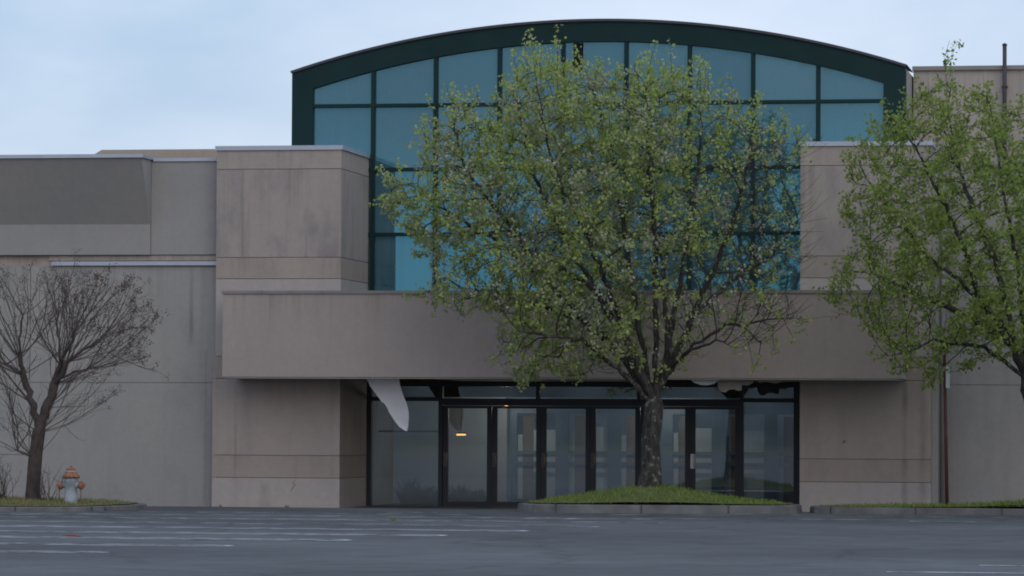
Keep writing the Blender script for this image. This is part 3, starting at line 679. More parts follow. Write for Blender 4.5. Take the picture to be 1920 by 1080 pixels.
# upper parapet band, canted outwards over its far length
m = MB()
m.box(-3.84, -2.515, -2.2, .1, 4.872, 6.68)
m.prism_x([(-2.24, 4.87), (.1, 4.87), (.1, 6.705), (-2.92, 6.71), (-2.26, 5.46)], -30, -3.845)
m2 = m
pa = m2.build('parapet', M_FASCIA, mall)
m = MB()
m.box(-3.80, -2.515, -2.23, .1, 6.682, 6.745)
m.prism_x([(-2.96, 6.711), (.1, 6.711), (.1, 6.78), (-2.96, 6.78)], -30, -3.81)
m.build('coping', M_COPING, pa)
m = MB(); m.prism_x([(.6, 6.0), (3.0, 6.0), (3.0, 7.12), (.6, 7.12)], -5.6, -1.57); m.prism([(-5.85, 6.0), (-5.602, 6.0), (-5.602, 7.12), (-5.65, 7.12), (-5.85, 7.0)], .6, 3.0); m.build('roof_parapet', M_TAN, mall)
m = MB(); joint_wall(m, 11.36, 32, -1.95, .3, [-.1, 2.40, 4.66, 6.6]); m.build('side_wall', GW, mall)
# ribbed metal siding to the side of the vault
m = MB()
x = 10.62
while x < 30:
    m.box(x, x + .30, 1.80, 2.4, 6.0, 8.66); m.box(x + .30, x + .36, 1.788, 2.4, 6.0, 8.66); x += .36
sd_ = m.build('metal_siding', M_SIDING, mall)
m = MB(); m.box(10.60, 30, 1.73, 2.5, 8.66, 8.74); m.build('coping', M_CAP, sd_)
m = MB(); m.box(-29, 29, .3, 40, 4.0, 6.0)
m = MB(); m.box(11.3, 30, .3, 1.8, 6.3, 6.5); m.box(-30, -1.57, .1, 20, 6.2, 6.4); m.build('flat_roof', M_CAP, mall)
pp = MB(); pp.tube([(12.42, 1.66, 6.5), (12.42, 1.66, 9.14)], [.042, .042], 10); pp.lathe((12.42, 1.66, 9.12), [(.05, 0), (.05, .03), (.02, .05)], 10)
pp = pp.build('vent_pipe', M_PIPE, mall)
for z in (7.3, 8.3):
    m = MB(); m.box(12.36, 12.48, 1.61, 1.77, z, z + .03); m.build('bracket', M_PIPE, pp)

# ------------------------------------------------------------------ loose things at the entrance
rows = [(2.47, .45, 1.07), (2.34, .50, 1.09), (2.23, .58, 1.12), (2.03, .72, 1.19), (2.01, .76, 1.20), (1.92, .82, 1.22), (1.84, .85, 1.23), (1.77, .89, 1.23), (1.67, .95, 1.22), (1.56, 1.03, 1.205), (1.48, 1.15, 1.185)]
m = MB(); grid = []
for z, xa, xb in rows:
    grid.append([(.17 + xa + (xb - xa) * k / 4, -2.95 + .28 * ((2.47 - z)) ** 1.4 + .06 * math.sin(k * .8) * (2.47 - z), z) for k in range(5)])
for a_, b_ in zip(grid, grid[1:]):
    for k in range(4):
        m.face([b_[k], b_[k + 1], a_[k + 1], a_[k]], 0, True)
        bk = [(x, y + .02, z) for x, y, z in (a_[k], a_[k + 1], b_[k + 1], b_[k])]; m.face(bk, 1, True)
    for k in (0, 4):
        q = [a_[k], b_[k], (b_[k][0], b_[k][1] + .02, b_[k][2]), (a_[k][0], a_[k][1] + .02, a_[k][2])]; m.face(q if k == 0 else q[::-1], 0)
tag(m.build('soffit_panel', [M_WHITE, M_BROWN]), 'torn white soffit board hanging down at the glass entrance beside the beige block', 'panel')
lm = empty('lamp', (1.60, 1.6, 1.40), 'small glowing orange lamp seen through the first glass door', 'lamp')
m = MB(); m.box(1.50, 1.68, 1.55, 1.60, 1.395, 1.425); m.build('glowing_tube', M_LAMP, lm)
m = MB(); m.box(1.49, 1.69, 1.54, 1.61, 1.427, 1.455); m.tube([(1.59, 1.575, 1.455), (1.59, 1.575, 2.72)], [.006, .006], 6); m.build('housing', M_BRONZE, lm)

for lx, lab in ((2.52, 'small warm lamp glimpsed at the top of the second glass door'), (5.62, 'small added lamp brightening the lobby, unseen behind the tree trunk')):
    cl_ = empty('ceiling_lamp', (lx, 1.5, 1.98), lab, 'lamp', 'lit lamps in the lobby')  # the second lamp is added and unseen, it brightens the lobby
    m = MB(); m.lathe((lx, 1.5, 2.0), [(.012, -.025), (.03, -.018), (.036, .0)], 14); m.build('glowing_bulb', M_LAMP, cl_)
    m = MB(); m.lathe((lx, 1.5, 2.001), [(.05, 0), (.045, .04), (.015, .06)], 14); m.tube([(lx, 1.5, 2.06), (lx, 1.5, 2.9)], [.008, .008], 6); m.build('housing', M_BRONZE, cl_)
    pl_ = bpy.data.lights.new('lobby_fill_light', 'POINT'); pl_.energy = 20; pl_.color = (1, .88, .74); pl_.shadow_soft_size = .09  # fill added at each lamp to brighten the lobby and inner doors
    po_ = bpy.data.objects.new('lobby_fill_light', pl_); col.objects.link(po_); po_.location = (lx, 1.5, 1.90)
def dry_plant(x, y, h, n, seed, label):
    r = np.random.default_rng(seed); V = []
    for i in range(n):
        az = r.random() * 6.28; sp = abs(r.normal(0, .22)); bx = float(np.clip(r.normal(0, .12), -.19, .19)); ln = h * (.35 + .65 * r.random()) * (1 - 1.5 * abs(bx))
        b0 = np.array([x + bx, y + r.normal(0, .03), -.01]); dirv = np.array([math.cos(az) * sp, math.sin(az) * sp * .5, 1.0]); dirv /= np.linalg.norm(dirv)
        wv = np.array([1.0, 0, 0]) * r.uniform(.006, .016)
        p1 = b0 + dirv * ln * .6; p2 = p1 + (dirv + np.array([math.cos(az) * .35, 0, -.05])) * ln * .4
        V += [b0 - wv * .5, b0 + wv * .5, p1 + wv, p1 - wv, p1 - wv, p1 + wv, p2 + wv * .2, p2 - wv * .2]
    V = np.array(V); tag(np_mesh('weedy_plant', V, np.arange(len(V)).reshape(-1, 4), M_DRY), label, 'plant', 'weedy plants inside the entrance glass')
dry_plant(.85, .20, .62, 260, 1, 'tallest weedy plant behind the pane left of the doors')
dry_plant(1.25, .22, .46, 230, 2, 'low weedy plant behind the corner of the wide side pane')
dry_plant(1.82, .20, .50, 240, 3, 'weedy plant behind the left half of the first door')
dry_plant(2.2, .22, .40, 220, 4, 'shortest weedy plant behind the right half of the first door')

# sign post by the right corner
sp = empty('sign_post', (11.75, -5.6, .19), 'thin rust red post with a small white sign seen nearly edge on', 'sign post')
m = MB(); m.tube([(11.775, -5.6, .15), (11.745, -5.6, 1.6), (11.715, -5.6, 3.05)], [.034, .032, .03], 8); m.build('post', M_REDPOST, sp)
m = MB()
c = Vector((11.775, -5.62, 2.48)); a = R(87)
dx, dy = math.cos(a) * .22, math.sin(a) * .22
pts = []
m.face([(c.x - dx, c.y - dy, 2.30), (c.x + dx, c.y + dy, 2.30), (c.x + dx, c.y + dy, 2.68), (c.x - dx, c.y - dy, 2.68)])
m.face([(c.x + dx + .02, c.y + dy, 2.30), (c.x - dx + .02, c.y - dy, 2.30), (c.x - dx + .02, c.y - dy, 2.68), (c.x + dx + .02, c.y + dy, 2.68)])
m.face([(c.x - dx, c.y - dy, 2.30), (c.x - dx, c.y - dy, 2.68), (c.x - dx + .02, c.y - dy, 2.68), (c.x - dx + .02, c.y - dy, 2.30)])
m.build('sign_panel', M_SIGNW, sp)

# fire hydrant
hx, hy, hz = -3.35, -9.2, .13
hy_ = empty('fire_hydrant', (hx, hy, hz), 'grey white fire hydrant with orange cone top and orange caps by bare tree', 'hydrant')
m = MB(); m.lathe((hx, hy, hz), [(.14, 0), (.14, .04), (.108, .045), (.105, .40), (.125, .44), (.125, .47), (.115, .50), (.115, .505)], 22)
m.lathe((hx - .17, hy, hz + .37), [(.055, 0), (.055, .34)], 14, axis='x'); m.lathe((hx, hy - .16, hz + .36), [(.0, 0), (.01, .0)], 6)
m.build('barrel', M_HYD, hy_)
m = MB(); m.lathe((hx, hy, hz), [(.155, .505), (.155, .535), (.12, .545), (.105, .60), (.078, .645), (.082, .648), (.082, .662), (.06, .668), (.035, .69), (.022, .695), (.022, .715), (.0, .715)], 22)
for k in range(8):
    an = k * math.pi / 4 + .2; bx, by = hx + .136 * math.cos(an), hy + .136 * math.sin(an); m.lathe((bx, by, hz), [(.014, .49), (.014, .555)], 6)
bn = m.build('bonnet', M_ORANGE, hy_)
m = MB(); m.lathe((hx, hy, hz), [(.108, .603), (.111, .605), (.097, .625), (.094, .625)], 22); m.build('white_band', M_HYD, bn)
for s in (-1, 1):
    m = MB()
    prof = [(.07, 0), (.075, .02), (.075, .055), (.05, .075), (.022, .08), (.022, .105), (.0, .105)]
    if s < 0: prof = [(r, -h) for r, h in prof]
    m.lathe((hx + s * .155, hy, hz + .37), prof, 14, axis='x'); m.build('outlet_cap', M_ORANGE, hy_)
    m = MB(); m.tube([(hx + s * .19, hy - .03, hz + .31), (hx + s * .20, hy - .05, hz + .2), (hx + s * .19, hy - .05, hz + .1), (hx + s * .15, hy - .04, hz + .09)], [.008] * 4, 6); m.build('chain', M_RUST, hy_)

m = MB(); m.box(1.38, 1.60, -25.7, -25.6, .071, .085); m.prism([(1.40, .085), (1.58, .085), (1.55, .098), (1.46, .096)], -25.69, -25.61)
tag(m.build('brick_piece', simple('brick_dust', (.20, .075, .05), rough=.9, var=.3, scale=20)), 'small orange brick fragment lying on the asphalt among parking lines', 'debris')

# ------------------------------------------------------------------ trees
def poly_radius(outline, c):
    o = np.array(outline) - c; n = 360; out = np.zeros(n)
    angs = np.linspace(-np.pi, np.pi, n, endpoint=False)
    for i, a in enumerate(angs):
        dvec = np.array([math.cos(a), math.sin(a)]); best = 0
        for k in range(len(o)):
            p, q = o[k], o[(k + 1) % len(o)]; e = q - p
            den = dvec[0] * e[1] - dvec[1] * e[0]
            if abs(den) < 1e-9: continue
            t_ = (p[0] * e[1] - p[1] * e[0]) / den; u = (p[0] * dvec[1] - p[1] * dvec[0]) / den
            if t_ > 0 and 0 <= u <= 1: best = max(best, t_)
        out[i] = best
    return out
def crown_points(outline, c, n, yback, yfront, ycen, rnd, shell=.55):
    """points inside the crown envelope (outline in XZ, rounded in depth)"""
    rad = poly_radius(outline, np.array(c)); pts = []
    o = np.array(outline); lo, hi = o.min(0), o.max(0)
    while len(pts) < n:
        p = rnd.random((4000, 2)) * (hi - lo) + lo
        dlt = p - np.array(c); a = np.arctan2(dlt[:, 1], dlt[:, 0]); rr = np.hypot(dlt[:, 0], dlt[:, 1])
        rb = rad[((a + np.pi) / (2 * np.pi) * 360).astype(int) % 360]; q = rr / np.maximum(rb, 1e-6)
        ok = q < 1; p = p[ok]; q = q[ok]
        s = rnd.random(len(p)) * 2 - 1; s = np.sign(s) * np.abs(s) ** shell
        y = ycen + np.where(s > 0, yback, yfront) * s * np.sqrt(1 - q ** 2)
        pts += list(np.c_[p[:, 0], y, p[:, 1]])
    return np.array(pts[:n])
def colonize(attr, nodes, parents, di=1.4, dk=.28, step=.14, iters=90, bias=(0, 0, .12), rnd=None, maxn=9000, inert=.45, jit=.13):
    pos = [np.array(p, float) for p in nodes]; par = list(parents)
    A = attr.copy(); near = np.full(len(A), -1); nd = np.full(len(A), 1e9)
    def upd(start):
        P = np.array(pos[start:])
        for s in range(0, len(P), 400):
            D = np.linalg.norm(A[:, None, :] - P[None, s:s + 400, :], axis=2); j = D.argmin(1); dm = D[np.arange(len(A)), j]
            b = dm < nd; nd[b] = dm[b]; near[b] = start + s + j[b]
    upd(0); bias = np.array(bias); seen = set()
    for it in range(iters):
        if not len(A) or len(pos) > maxn: break
        m_ = nd < di
        if not m_.any(): break
        P = np.array(pos); acc = {}
        dirs = A[m_] - P[near[m_]]; dirs /= np.linalg.norm(dirs, axis=1)[:, None] + 1e-9
        uq, inv = np.unique(near[m_], return_inverse=True); S = np.zeros((len(uq), 3)); np.add.at(S, inv, dirs)
        st = len(pos)
        for u, s in zip(uq, S):
            dv = s / (np.linalg.norm(s) + 1e-9) + bias
            if par[u] >= 0:
                pd = pos[u] - pos[par[u]]; dv = dv + inert * pd / (np.linalg.norm(pd) + 1e-9)
            dv = dv + rnd.normal(0, jit, 3); dv /= np.linalg.norm(dv)
            q = pos[u] + dv * step; key = (u, round(float(dv[0]) * 3), round(float(dv[1]) * 3), round(float(dv[2]) * 3))
            if key in seen: continue
            seen.add(key); pos.append(q); par.append(int(u))
        if len(pos) == st: break
        upd(st)
        keep = nd > dk; A = A[keep]; nd = nd[keep]; near = near[keep]
    return np.array(pos), np.array(par)
def densify(polys, step=.14, rnd=None):
    """polys: list of (attach index or None, [points]); returns nodes and parents"""
    nodes = []; par = []; ends = []
    for att, pts in polys:
        pts = [np.array(p, float) for p in pts]
        if att is None: nodes.append(pts[0]); par.append(-1); cur = 0
        else:
            P = np.array(nodes); cur = int(np.linalg.norm(P - pts[0], axis=1).argmin()); pts[0] = nodes[cur]
        for a_, b_ in zip(pts, pts[1:]):
            n_ = max(1, int(np.linalg.norm(b_ - a_) / step))
            for i in range(1, n_ + 1):
                q = a_ + (b_ - a_) * i / n_ + (rnd.normal(0, .018, 3) if att is not None or len(nodes) > 12 else 0)
                nodes.append(q); par.append(cur); cur = len(nodes) - 1
    return nodes, par
def branch_mesh(pos, par, base_r, tip_r, thick, flare=1.35):
    n = len(pos); ch = [[] for _ in range(n)]
    for i in range(n):
        if par[i] >= 0: ch[par[i]].append(i)
    order = []; st = [int(np.where(par < 0)[0][0])]
    while st:
        u = st.pop(); order.append(u); st += ch[u]
    tips = sum(1 for i in order if not ch[i]); p = math.log(max(tips, 2)) / math.log(base_r / tip_r)
    r = np.zeros(n)
    for u in reversed(order): r[u] = tip_r if not ch[u] else sum(r[c_] ** p for c_ in ch[u]) ** (1 / p)
    big = MB(); small = MB(); root = order[0]
    starts = [(root, None)]
    while starts:
        s, pr = starts.pop(); chain = [s]
        while ch[chain[-1]]:
            k = sorted(ch[chain[-1]], key=lambda q: -r[q]); starts += [(q, chain[-1]) for q in k[1:]]; chain.append(k[0])
        path = ([pos[pr]] if pr is not None else []) + [pos[c_] for c_ in chain]
        rad = ([min(r[pr], r[chain[0]] * 1.05)] if pr is not None else []) + [r[c_] for c_ in chain]
        if pr is None:
            for i in range(min(5, len(rad))): rad[i] *= 1 + (flare - 1) * (1 - i / 5) ** 2
        if len(path) < 2: continue
        R0 = max(rad); k = 12 if R0 > .08 else 8 if R0 > .03 else 5 if R0 > .012 else 3
        rad[-1] *= .5
        (big if R0 > thick else small).tube(path, rad, k, cap=False)
    return big, small, r, ch
def rand_unit(n, rnd):
    v = rnd.normal(size=(n, 3)); return v / np.linalg.norm(v, axis=1)[:, None]
def leaf_quads(centres, length, width, rnd, droop=.3):
    n = len(centres); d_ = rand_unit(n, rnd); d_[:, 2] -= droop; d_ /= np.linalg.norm(d_, axis=1)[:, None]
    s = np.cross(d_, rand_unit(n, rnd)); s /= np.linalg.norm(s, axis=1)[:, None] + 1e-9
    L_ = (length * (.65 + .7 * rnd.random(n)))[:, None]; W_ = (width * (.65 + .7 * rnd.random(n)))[:, None]
    return np.stack([centres, centres + d_ * L_ * .45 + s * W_ * .5, centres + d_ * L_, centres + d_ * L_ * .45 - s * W_ * .5], 1).reshape(-1, 3)
def twigs(pos, r, ch, par, sel, rnd, ln=(.12, .34), upb=.35):
    """short side twigs on thin wood; returns mesh builder and twig sample points"""
    m = MB(); samples = []
    for i in sel:
        if par[i] < 0: continue
        t_ = pos[i] - pos[par[i]]; t_ = t_ / (np.linalg.norm(t_) + 1e-9)
        dv = t_ * .7 + rand_unit(1, rnd)[0] * .9 + np.array([0, 0, upb]); dv /= np.linalg.norm(dv)
        l_ = rnd.uniform(*ln); mid = pos[i] + dv * l_ * .5 + rnd.normal(0, .02, 3); e = mid + (dv + np.array([0, 0, .25])) * l_ * .5
        m.tube([pos[i], mid, e], [.0042, .0035, .002], 3, cap=False); samples += [mid, e, (mid + e) / 2]
    return m, np.array(samples)

# --- flowering tree on the island
TY = -6.3
O_MAIN = [(4.35, 8.7), (4.79, 8.58), (5.28, 8.45), (5.81, 8.13), (6.49, 8.34), (6.78, 8.21), (7.36, 8.23), (7.51, 7.9), (7.94, 7.65), (8.37, 7.79), (8.47, 7.41), (8.9, 7.26), (9.0, 6.83), (9.38, 6.73), (9.19, 5.97), (9.38, 5.49), (9.24, 5.02), (9.48, 4.54), (9.1, 4.02), (9.01, 3.69), (9.44, 3.45), (9.2, 3.12), (8.72, 3.31), (8.77, 2.88), (8.44, 2.59), (7.96, 3.02), (7.48, 3.02), (7.38, 2.54), (6.9, 2.21), (6.13, 2.2), (5.55, 2.34), (4.97, 2.2), (4.48, 2.39), (3.94, 2.19), (4.19, 2.63), (3.7, 2.72), (3.74, 3.11), (3.99, 3.49), (3.4, 3.59), (2.96, 3.35), (2.66, 3.59), (2.02, 3.88), (2.56, 4.07), (2.81, 4.31), (2.36, 4.46), (2.06, 5.04), (1.71, 5.24), (1.46, 5.58), (1.71, 6.01), (2.1, 6.3), (2.4, 6.98), (2.69, 7.36), (2.93, 7.8), (3.23, 7.46), (3.67, 7.55), (3.82, 8.03), (4.16, 8.32)]
def mk(pts, ys): return [(x, TYc + y, z) for (x, z), y in zip(pts, ys)]
TYc = TY
polys = [(None, mk([(6.52, .40), (6.54, .8), (6.53, 1.3), (6.58, 1.8), (6.60, 2.15)], [0, 0, 0, .02, 0])),
         (1, mk([(6.60, 2.15), (6.95, 2.75), (7.28, 3.5), (7.76, 4.45), (8.2, 5.6), (8.45, 6.6)], [0, -.1, -.2, -.4, -.6, -.8])),
         (1, mk([(6.60, 2.15), (6.80, 3.0), (7.02, 4.4), (7.25, 6.0), (7.35, 7.4)], [0, .2, .5, .8, .9])),
         (1, mk([(6.60, 2.10), (6.64, 3.2), (6.68, 4.9), (6.55, 6.7), (6.5, 7.7)], [0, -.2, -.5, -.6, -.5])),
         (1, mk([(6.56, 2.05), (6.34, 3.1), (6.07, 4.6), (5.72, 6.6), (5.35, 7.8)], [0, .15, .4, .5, .4])),
         (1, mk([(6.56, 2.0), (6.22, 2.95), (5.45, 4.3), (4.55, 6.0), (4.2, 7.6)], [0, -.3, -.7, -1.0, -1.0])),
         (1, mk([(6.54, 1.95), (6.1, 2.75), (4.96, 3.8), (3.6, 5.0), (2.5, 5.65)], [0, .1, .3, .2, 0])),
         (1, mk([(6.53, 1.9), (6.1, 2.55), (5.45, 3.1), (4.4, 3.25)], [0, -.5, -1.1, -1.6])),
         (1, mk([(6.9, 2.65), (7.3, 3.05), (7.86, 3.4), (8.7, 3.5)], [-.1, 0, .2, .5])),
         (1, mk([(6.85, 2.6), (7.2, 2.85), (7.8, 3.1), (8.3, 2.95)], [-.1, -.5, -.9, -1.3])),
         (1, mk([(6.2, 3.0), (5.7, 4.6), (5.0, 6.2), (4.7, 7.8)], [-.2, -1.0, -1.7, -1.9])),
         (1, mk([(6.7, 3.2), (6.6, 4.6), (6.2, 6.2), (6.0, 7.4)], [.1, .9, 1.5, 1.6])),
         (1, mk([(5.6, 4.1), (4.4, 4.7), (3.2, 6.2), (2.95, 7.2)], [-.6, -.6, -.5, -.4])),
         (1, mk([(5.3, 3.5), (4.0, 3.9), (2.9, 4.1)], [.2, .9, 1.0])),
         (1, mk([(7.3, 3.5), (7.8, 4.1), (8.6, 4.7), (9.1, 5.3)], [-.2, .3, .8, .9]))]
rt_ = np.random.default_rng(5)
nodes, par = densify(polys, .14, rt_)
O_IN = [(5.75 + (x - 5.75) * .955, 4.9 + (z - 4.9) * (.86 if z > 4.9 else .95)) for x, z in O_MAIN]
A1 = crown_points(O_IN, (5.75, 4.9), 5600, 2.0, 2.3, TY, rt_)
keep = ~((A1[:, 0] > 8.0) & (rt_.random(len(A1)) < .15)); A1 = A1[keep]
pos, par = colonize(A1, nodes, par, di=1.2, dk=.20, step=.13, iters=80, bias=(0, 0, .34), rnd=rt_, maxn=12000, inert=.8, jit=.10)
big, small, rad, ch = branch_mesh(pos, par, .172, .0052, .035)
t1 = empty('pear_tree', (6.52, TY, .40), 'large flowering tree with white blossom and young leaves on the grass mound before the doors', 'tree')
big.build('trunk', M_BARK, t1)
thin = np.where(rad < .0125)[0]
tw, smp = twigs(pos, rad, ch, par, thin[rt_.random(len(thin)) < .50], rt_, ln=(.14, .42), upb=.75)
# long upright water shoots that spike out of the crown, and bare arching twigs low on the thin side
tipz = np.where((rad < .008) & (pos[:, 2] > 5.6))[0]; extra = []
for i in rt_.choice(tipz, 150, replace=False):
    l_ = rt_.uniform(.35, .85); dv = np.array([rt_.normal(0, .16) + .10 * np.sign(pos[i, 0] - 5.9), rt_.normal(0, .16), 1.0]); pp_ = [pos[i] + dv * l_ * t_ + rt_.normal(0, .012, 3) * (t_ > 0) for t_ in (0, .25, .5, .75, 1)]
    tw.tube(pp_, [.0055, .005, .0045, .0035, .002], 3, cap=False)
    extra += [pp_[0] + (pp_[-1] - pp_[0]) * t_ for t_ in np.linspace(.2, 1, 7)]
for lx, lz in [(4.35, 8.65), (4.79, 8.5), (5.25, 8.3), (5.05, 8.1), (6.49, 8.25), (6.75, 8.1), (7.36, 8.15), (7.5, 7.75), (8.37, 7.65), (7.9, 7.5), (2.93, 7.7), (2.45, 6.95), (3.25, 7.4), (8.9, 7.15), (9.3, 6.65), (3.85, 7.9), (4.1, 8.2), (5.9, 8.0), (6.2, 7.9), (1.5, 5.55), (1.75, 5.95), (2.05, 3.95), (9.4, 3.45), (9.1, 3.15), (3.95, 2.25), (4.5, 2.4), (8.75, 2.9), (8.45, 2.65), (3.75, 2.75), (2.6, 3.65), (2.0, 6.3), (5.6, 8.15), (7.0, 8.0)]:
    tgt = np.array([lx, TY + rt_.normal(0, .45), lz]); q_ = np.linalg.norm((pos - tgt) * np.array([1.3, 1, .8]), axis=1); u_ = int(q_.argmin()); a_ = pos[u_]
    bow = np.array([rt_.normal(0, .05), 0, -.06 * abs(lx - a_[0])]); pp_ = [a_ + (tgt - a_) * t_ + bow * 4 * t_ * (1 - t_) for t_ in (0, .25, .5, .75, 1)]
    tw.tube(pp_, [.008, .007, .006, .004, .002], 4, cap=False); ln_ = np.linalg.norm(tgt - a_)
    for t_ in np.linspace(.1, 1, max(4, int(ln_ / .07))):
        extra.append(a_ + (tgt - a_) * t_ + rt_.normal(0, .04 + .08 * (1 - t_), 3)); extra.append(a_ + (tgt - a_) * t_ + rt_.normal(0, .04 + .10 * (1 - t_), 3))
extra = np.array(extra)
tipr = np.where((rad < .008) & (pos[:, 0] > 7.9) & (pos[:, 2] < 6.4))[0]
for i in rt_.choice(tipr, min(len(tipr), 170), replace=False):
    l_ = rt_.uniform(.3, .75); dv = np.array([.9, rt_.normal(0, .3), rt_.normal(.25, .35)]); pp_ = [pos[i] + dv * l_ * t_ + np.array([0, 0, .10 * t_ * t_]) + rt_.normal(0, .015, 3) * (t_ > 0) for t_ in (0, .33, .66, 1)]
    tw.tube(pp_, [.0055, .0045, .0035, .002], 3, cap=False)
for f_, v_ in ((tw.f, tw.v),):
    b_ = len(small.v); small.v += v_; small.f += [tuple(b_ + i for i in q) for q in f_]; small.m += [0] * len(f_); small.sm += [True] * len(f_)
small.build('branches', M_BRANCH, t1)
def leafing(samples, dens, per, spread, rnd):
    k = samples[rnd.random(len(samples)) < dens(samples)]
    c_ = np.repeat(k, per, axis=0); return c_ + rnd.normal(0, spread, c_.shape)
S = np.vstack([pos[rad < .009], smp])
def dens_main(p):
    x, z = p[:, 0], p[:, 2]
    d_ = np.full(len(p), .50)
    d_ = np.where(x > 7.2, .26, d_); d_ = np.where(x > 7.8, .14, d_); d_ = np.where((x > 8.1) & (z < 6.4), .08, d_)
    d_ = np.where((x > 6.35) & (z < 4.7) & (z > 2.5) & (x < 8.1), .10, d_)
    d_ = np.where((x > 7.0) & (z < 3.7), .13, d_)
    g_ = np.sin(x * 2.9 + 1 + .8 * np.sin(z * 1.3)) * np.sin(z * 2.6 + .5) * np.sin(p[:, 1] * 1.9 + .6)
    return d_ * np.clip(1 + 2.0 * g_, .06, 2.2)
lc = np.vstack([leafing(S, dens_main, 7, .040, rt_), leafing(extra, lambda p: np.full(len(p), .75), 5, .035, rt_)])
print('leaves', len(lc), 'samples', len(S))
V = leaf_quads(lc, .070, .054, rt_); np_mesh('crown', V, np.arange(len(V)).reshape(-1, 4), M_LEAF, t1)
def dens_bl(p):
    x, z = p[:, 0], p[:, 2]
    d_ = np.where(x < 7.2, .34, .07); d_ = np.where((x > 6.35) & (z < 4.7) & (z > 2.5), .07, d_); d_ = np.where(z > 7.4, .2, d_); return d_ * np.clip(1 + 1.4 * np.sin(x * 3.1) * np.sin(z * 2.7 + 2), .1, 2.4)
bc = leafing(S, dens_bl, 7, .038, rt_)
V = leaf_quads(bc, .054, .052, rt_, 0); np_mesh('blossom', V, np.arange(len(V)).reshape(-1, 4), M_BLOSSOM, t1)

# --- green tree at the right
TYc = -6.8
O_R = [(11.79, 8.0), (11.97, 7.66), (12.35, 7.84), (12.72, 7.69), (12.86, 7.32), (13.28, 7.5), (13.83, 7.78), (14.48, 7.4), (15.12, 6.92), (15.76, 6.27), (16.13, 5.34), (16.22, 4.41), (15.76, 3.48), (15.03, 2.74), (13.93, 2.36), (13.19, 2.5), (12.35, 2.53), (11.7, 2.34), (11.51, 2.12), (11.14, 2.4), (10.58, 2.63), (10.58, 2.92), (10.11, 3.29), (10.11, 3.57), (9.54, 3.86), (9.82, 4.04), (9.63, 4.37), (9.68, 4.52), (10.2, 4.61), (10.1, 4.89), (9.87, 5.17), (10.05, 5.55), (10.1, 5.93), (9.82, 6.31), (10.1, 6.59), (10.38, 6.96), (10.8, 7.24), (11.13, 7.38), (11.32, 7.71)]
polys = [(None, mk([(13.85, .20), (13.75, .9), (13.55, 1.6), (13.25, 2.4)], [0, 0, 0, 0])),
         (1, mk([(13.20, 2.4), (13.0, 3.1), (12.44, 3.85), (11.51, 4.6), (10.6, 5.8)], [0, -.2, -.5, -.8, -.8])),
         (1, mk([(13.05, 2.9), (12.72, 4.4), (12.07, 6.0), (11.6, 7.3)], [0, .2, .5, .6])),
         (1, mk([(13.20, 2.4), (13.12, 4.2), (12.81, 5.8), (12.6, 7.2)], [0, .1, .2, .3])),
         (1, mk([(13.20, 2.4), (13.4, 4.2), (13.8, 5.8), (14.0, 7.2)], [0, -.3, -.5, -.4])),
         (1, mk([(13.3, 2.3), (13.6, 3.4), (14.48, 4.6), (15.3, 5.8)], [0, .3, .5, .5])),
         (1, mk([(13.02, 3.0), (12.5, 3.4), (11.5, 3.85), (10.3, 4.4)], [-.1, .3, .7, .7])),
         (1, mk([(13.20, 2.4), (12.55, 3.0), (11.7, 3.1), (10.95, 2.8)], [0, -.5, -1, -1.4])),
         (1, mk([(13.25, 2.2), (13.8, 3.1), (15.0, 3.5)], [0, -.3, -.4])),
         (1, mk([(12.44, 3.85), (12.1, 5.0), (11.4, 6.4), (11.0, 7.0)], [-.5, -1.2, -1.7, -1.8])),
         (1, mk([(12.2, 5.9), (11.85, 7.0), (11.77, 7.8), (11.84, 8.45)], [.4, .5, .5, .5]))]
rr_ = np.random.default_rng(8)
nodes, par = densify(polys, .14, rr_)
O_RI = [(12.7 + (x - 12.7) * .96, 4.9 + (z - 4.9) * (.90 if z > 4.9 else .97)) for x, z in O_R]
A2 = crown_points(O_RI, (12.7, 4.9), 4200, 2.6, 3.0, TYc, rr_)
pos, par = colonize(A2, nodes, par, di=1.6, dk=.25, step=.14, iters=75, bias=(0, 0, .22), rnd=rr_, maxn=9000, inert=.7, jit=.10)
big, small, rad, ch = branch_mesh(pos, par, .17, .0045, .035)
t2 = empty('pear_tree', (13.5, TYc, .25), 'bright green leafy tree without blossom cut off by the right edge of the photo', 'tree')
big.build('trunk', M_BARK, t2)
thin = np.where(rad < .0125)[0]
tw, smp = twigs(pos, rad, ch, par, thin[rr_.random(len(thin)) < .5], rr_, ln=(.14, .40), upb=.7)
b_ = len(small.v); small.v += tw.v; small.f += [tuple(b_ + i for i in q) for q in tw.f]; small.m += [0] * len(tw.f); small.sm += [True] * len(tw.f)
small.build('branches', M_BRANCH, t2)
S = np.vstack([pos[rad < .009], smp])
def dens_r(p): return .54 * (1 + .95 * np.sin(p[:, 0] * 2.6) * np.sin(p[:, 2] * 2.3) * np.sin(p[:, 1] * 2.0))
lc = leafing(S, dens_r, 8, .050, rr_)
V = leaf_quads(lc, .076, .056, rr_); np_mesh('crown', V, np.arange(len(V)).reshape(-1, 4), M_LEAF2, t2)

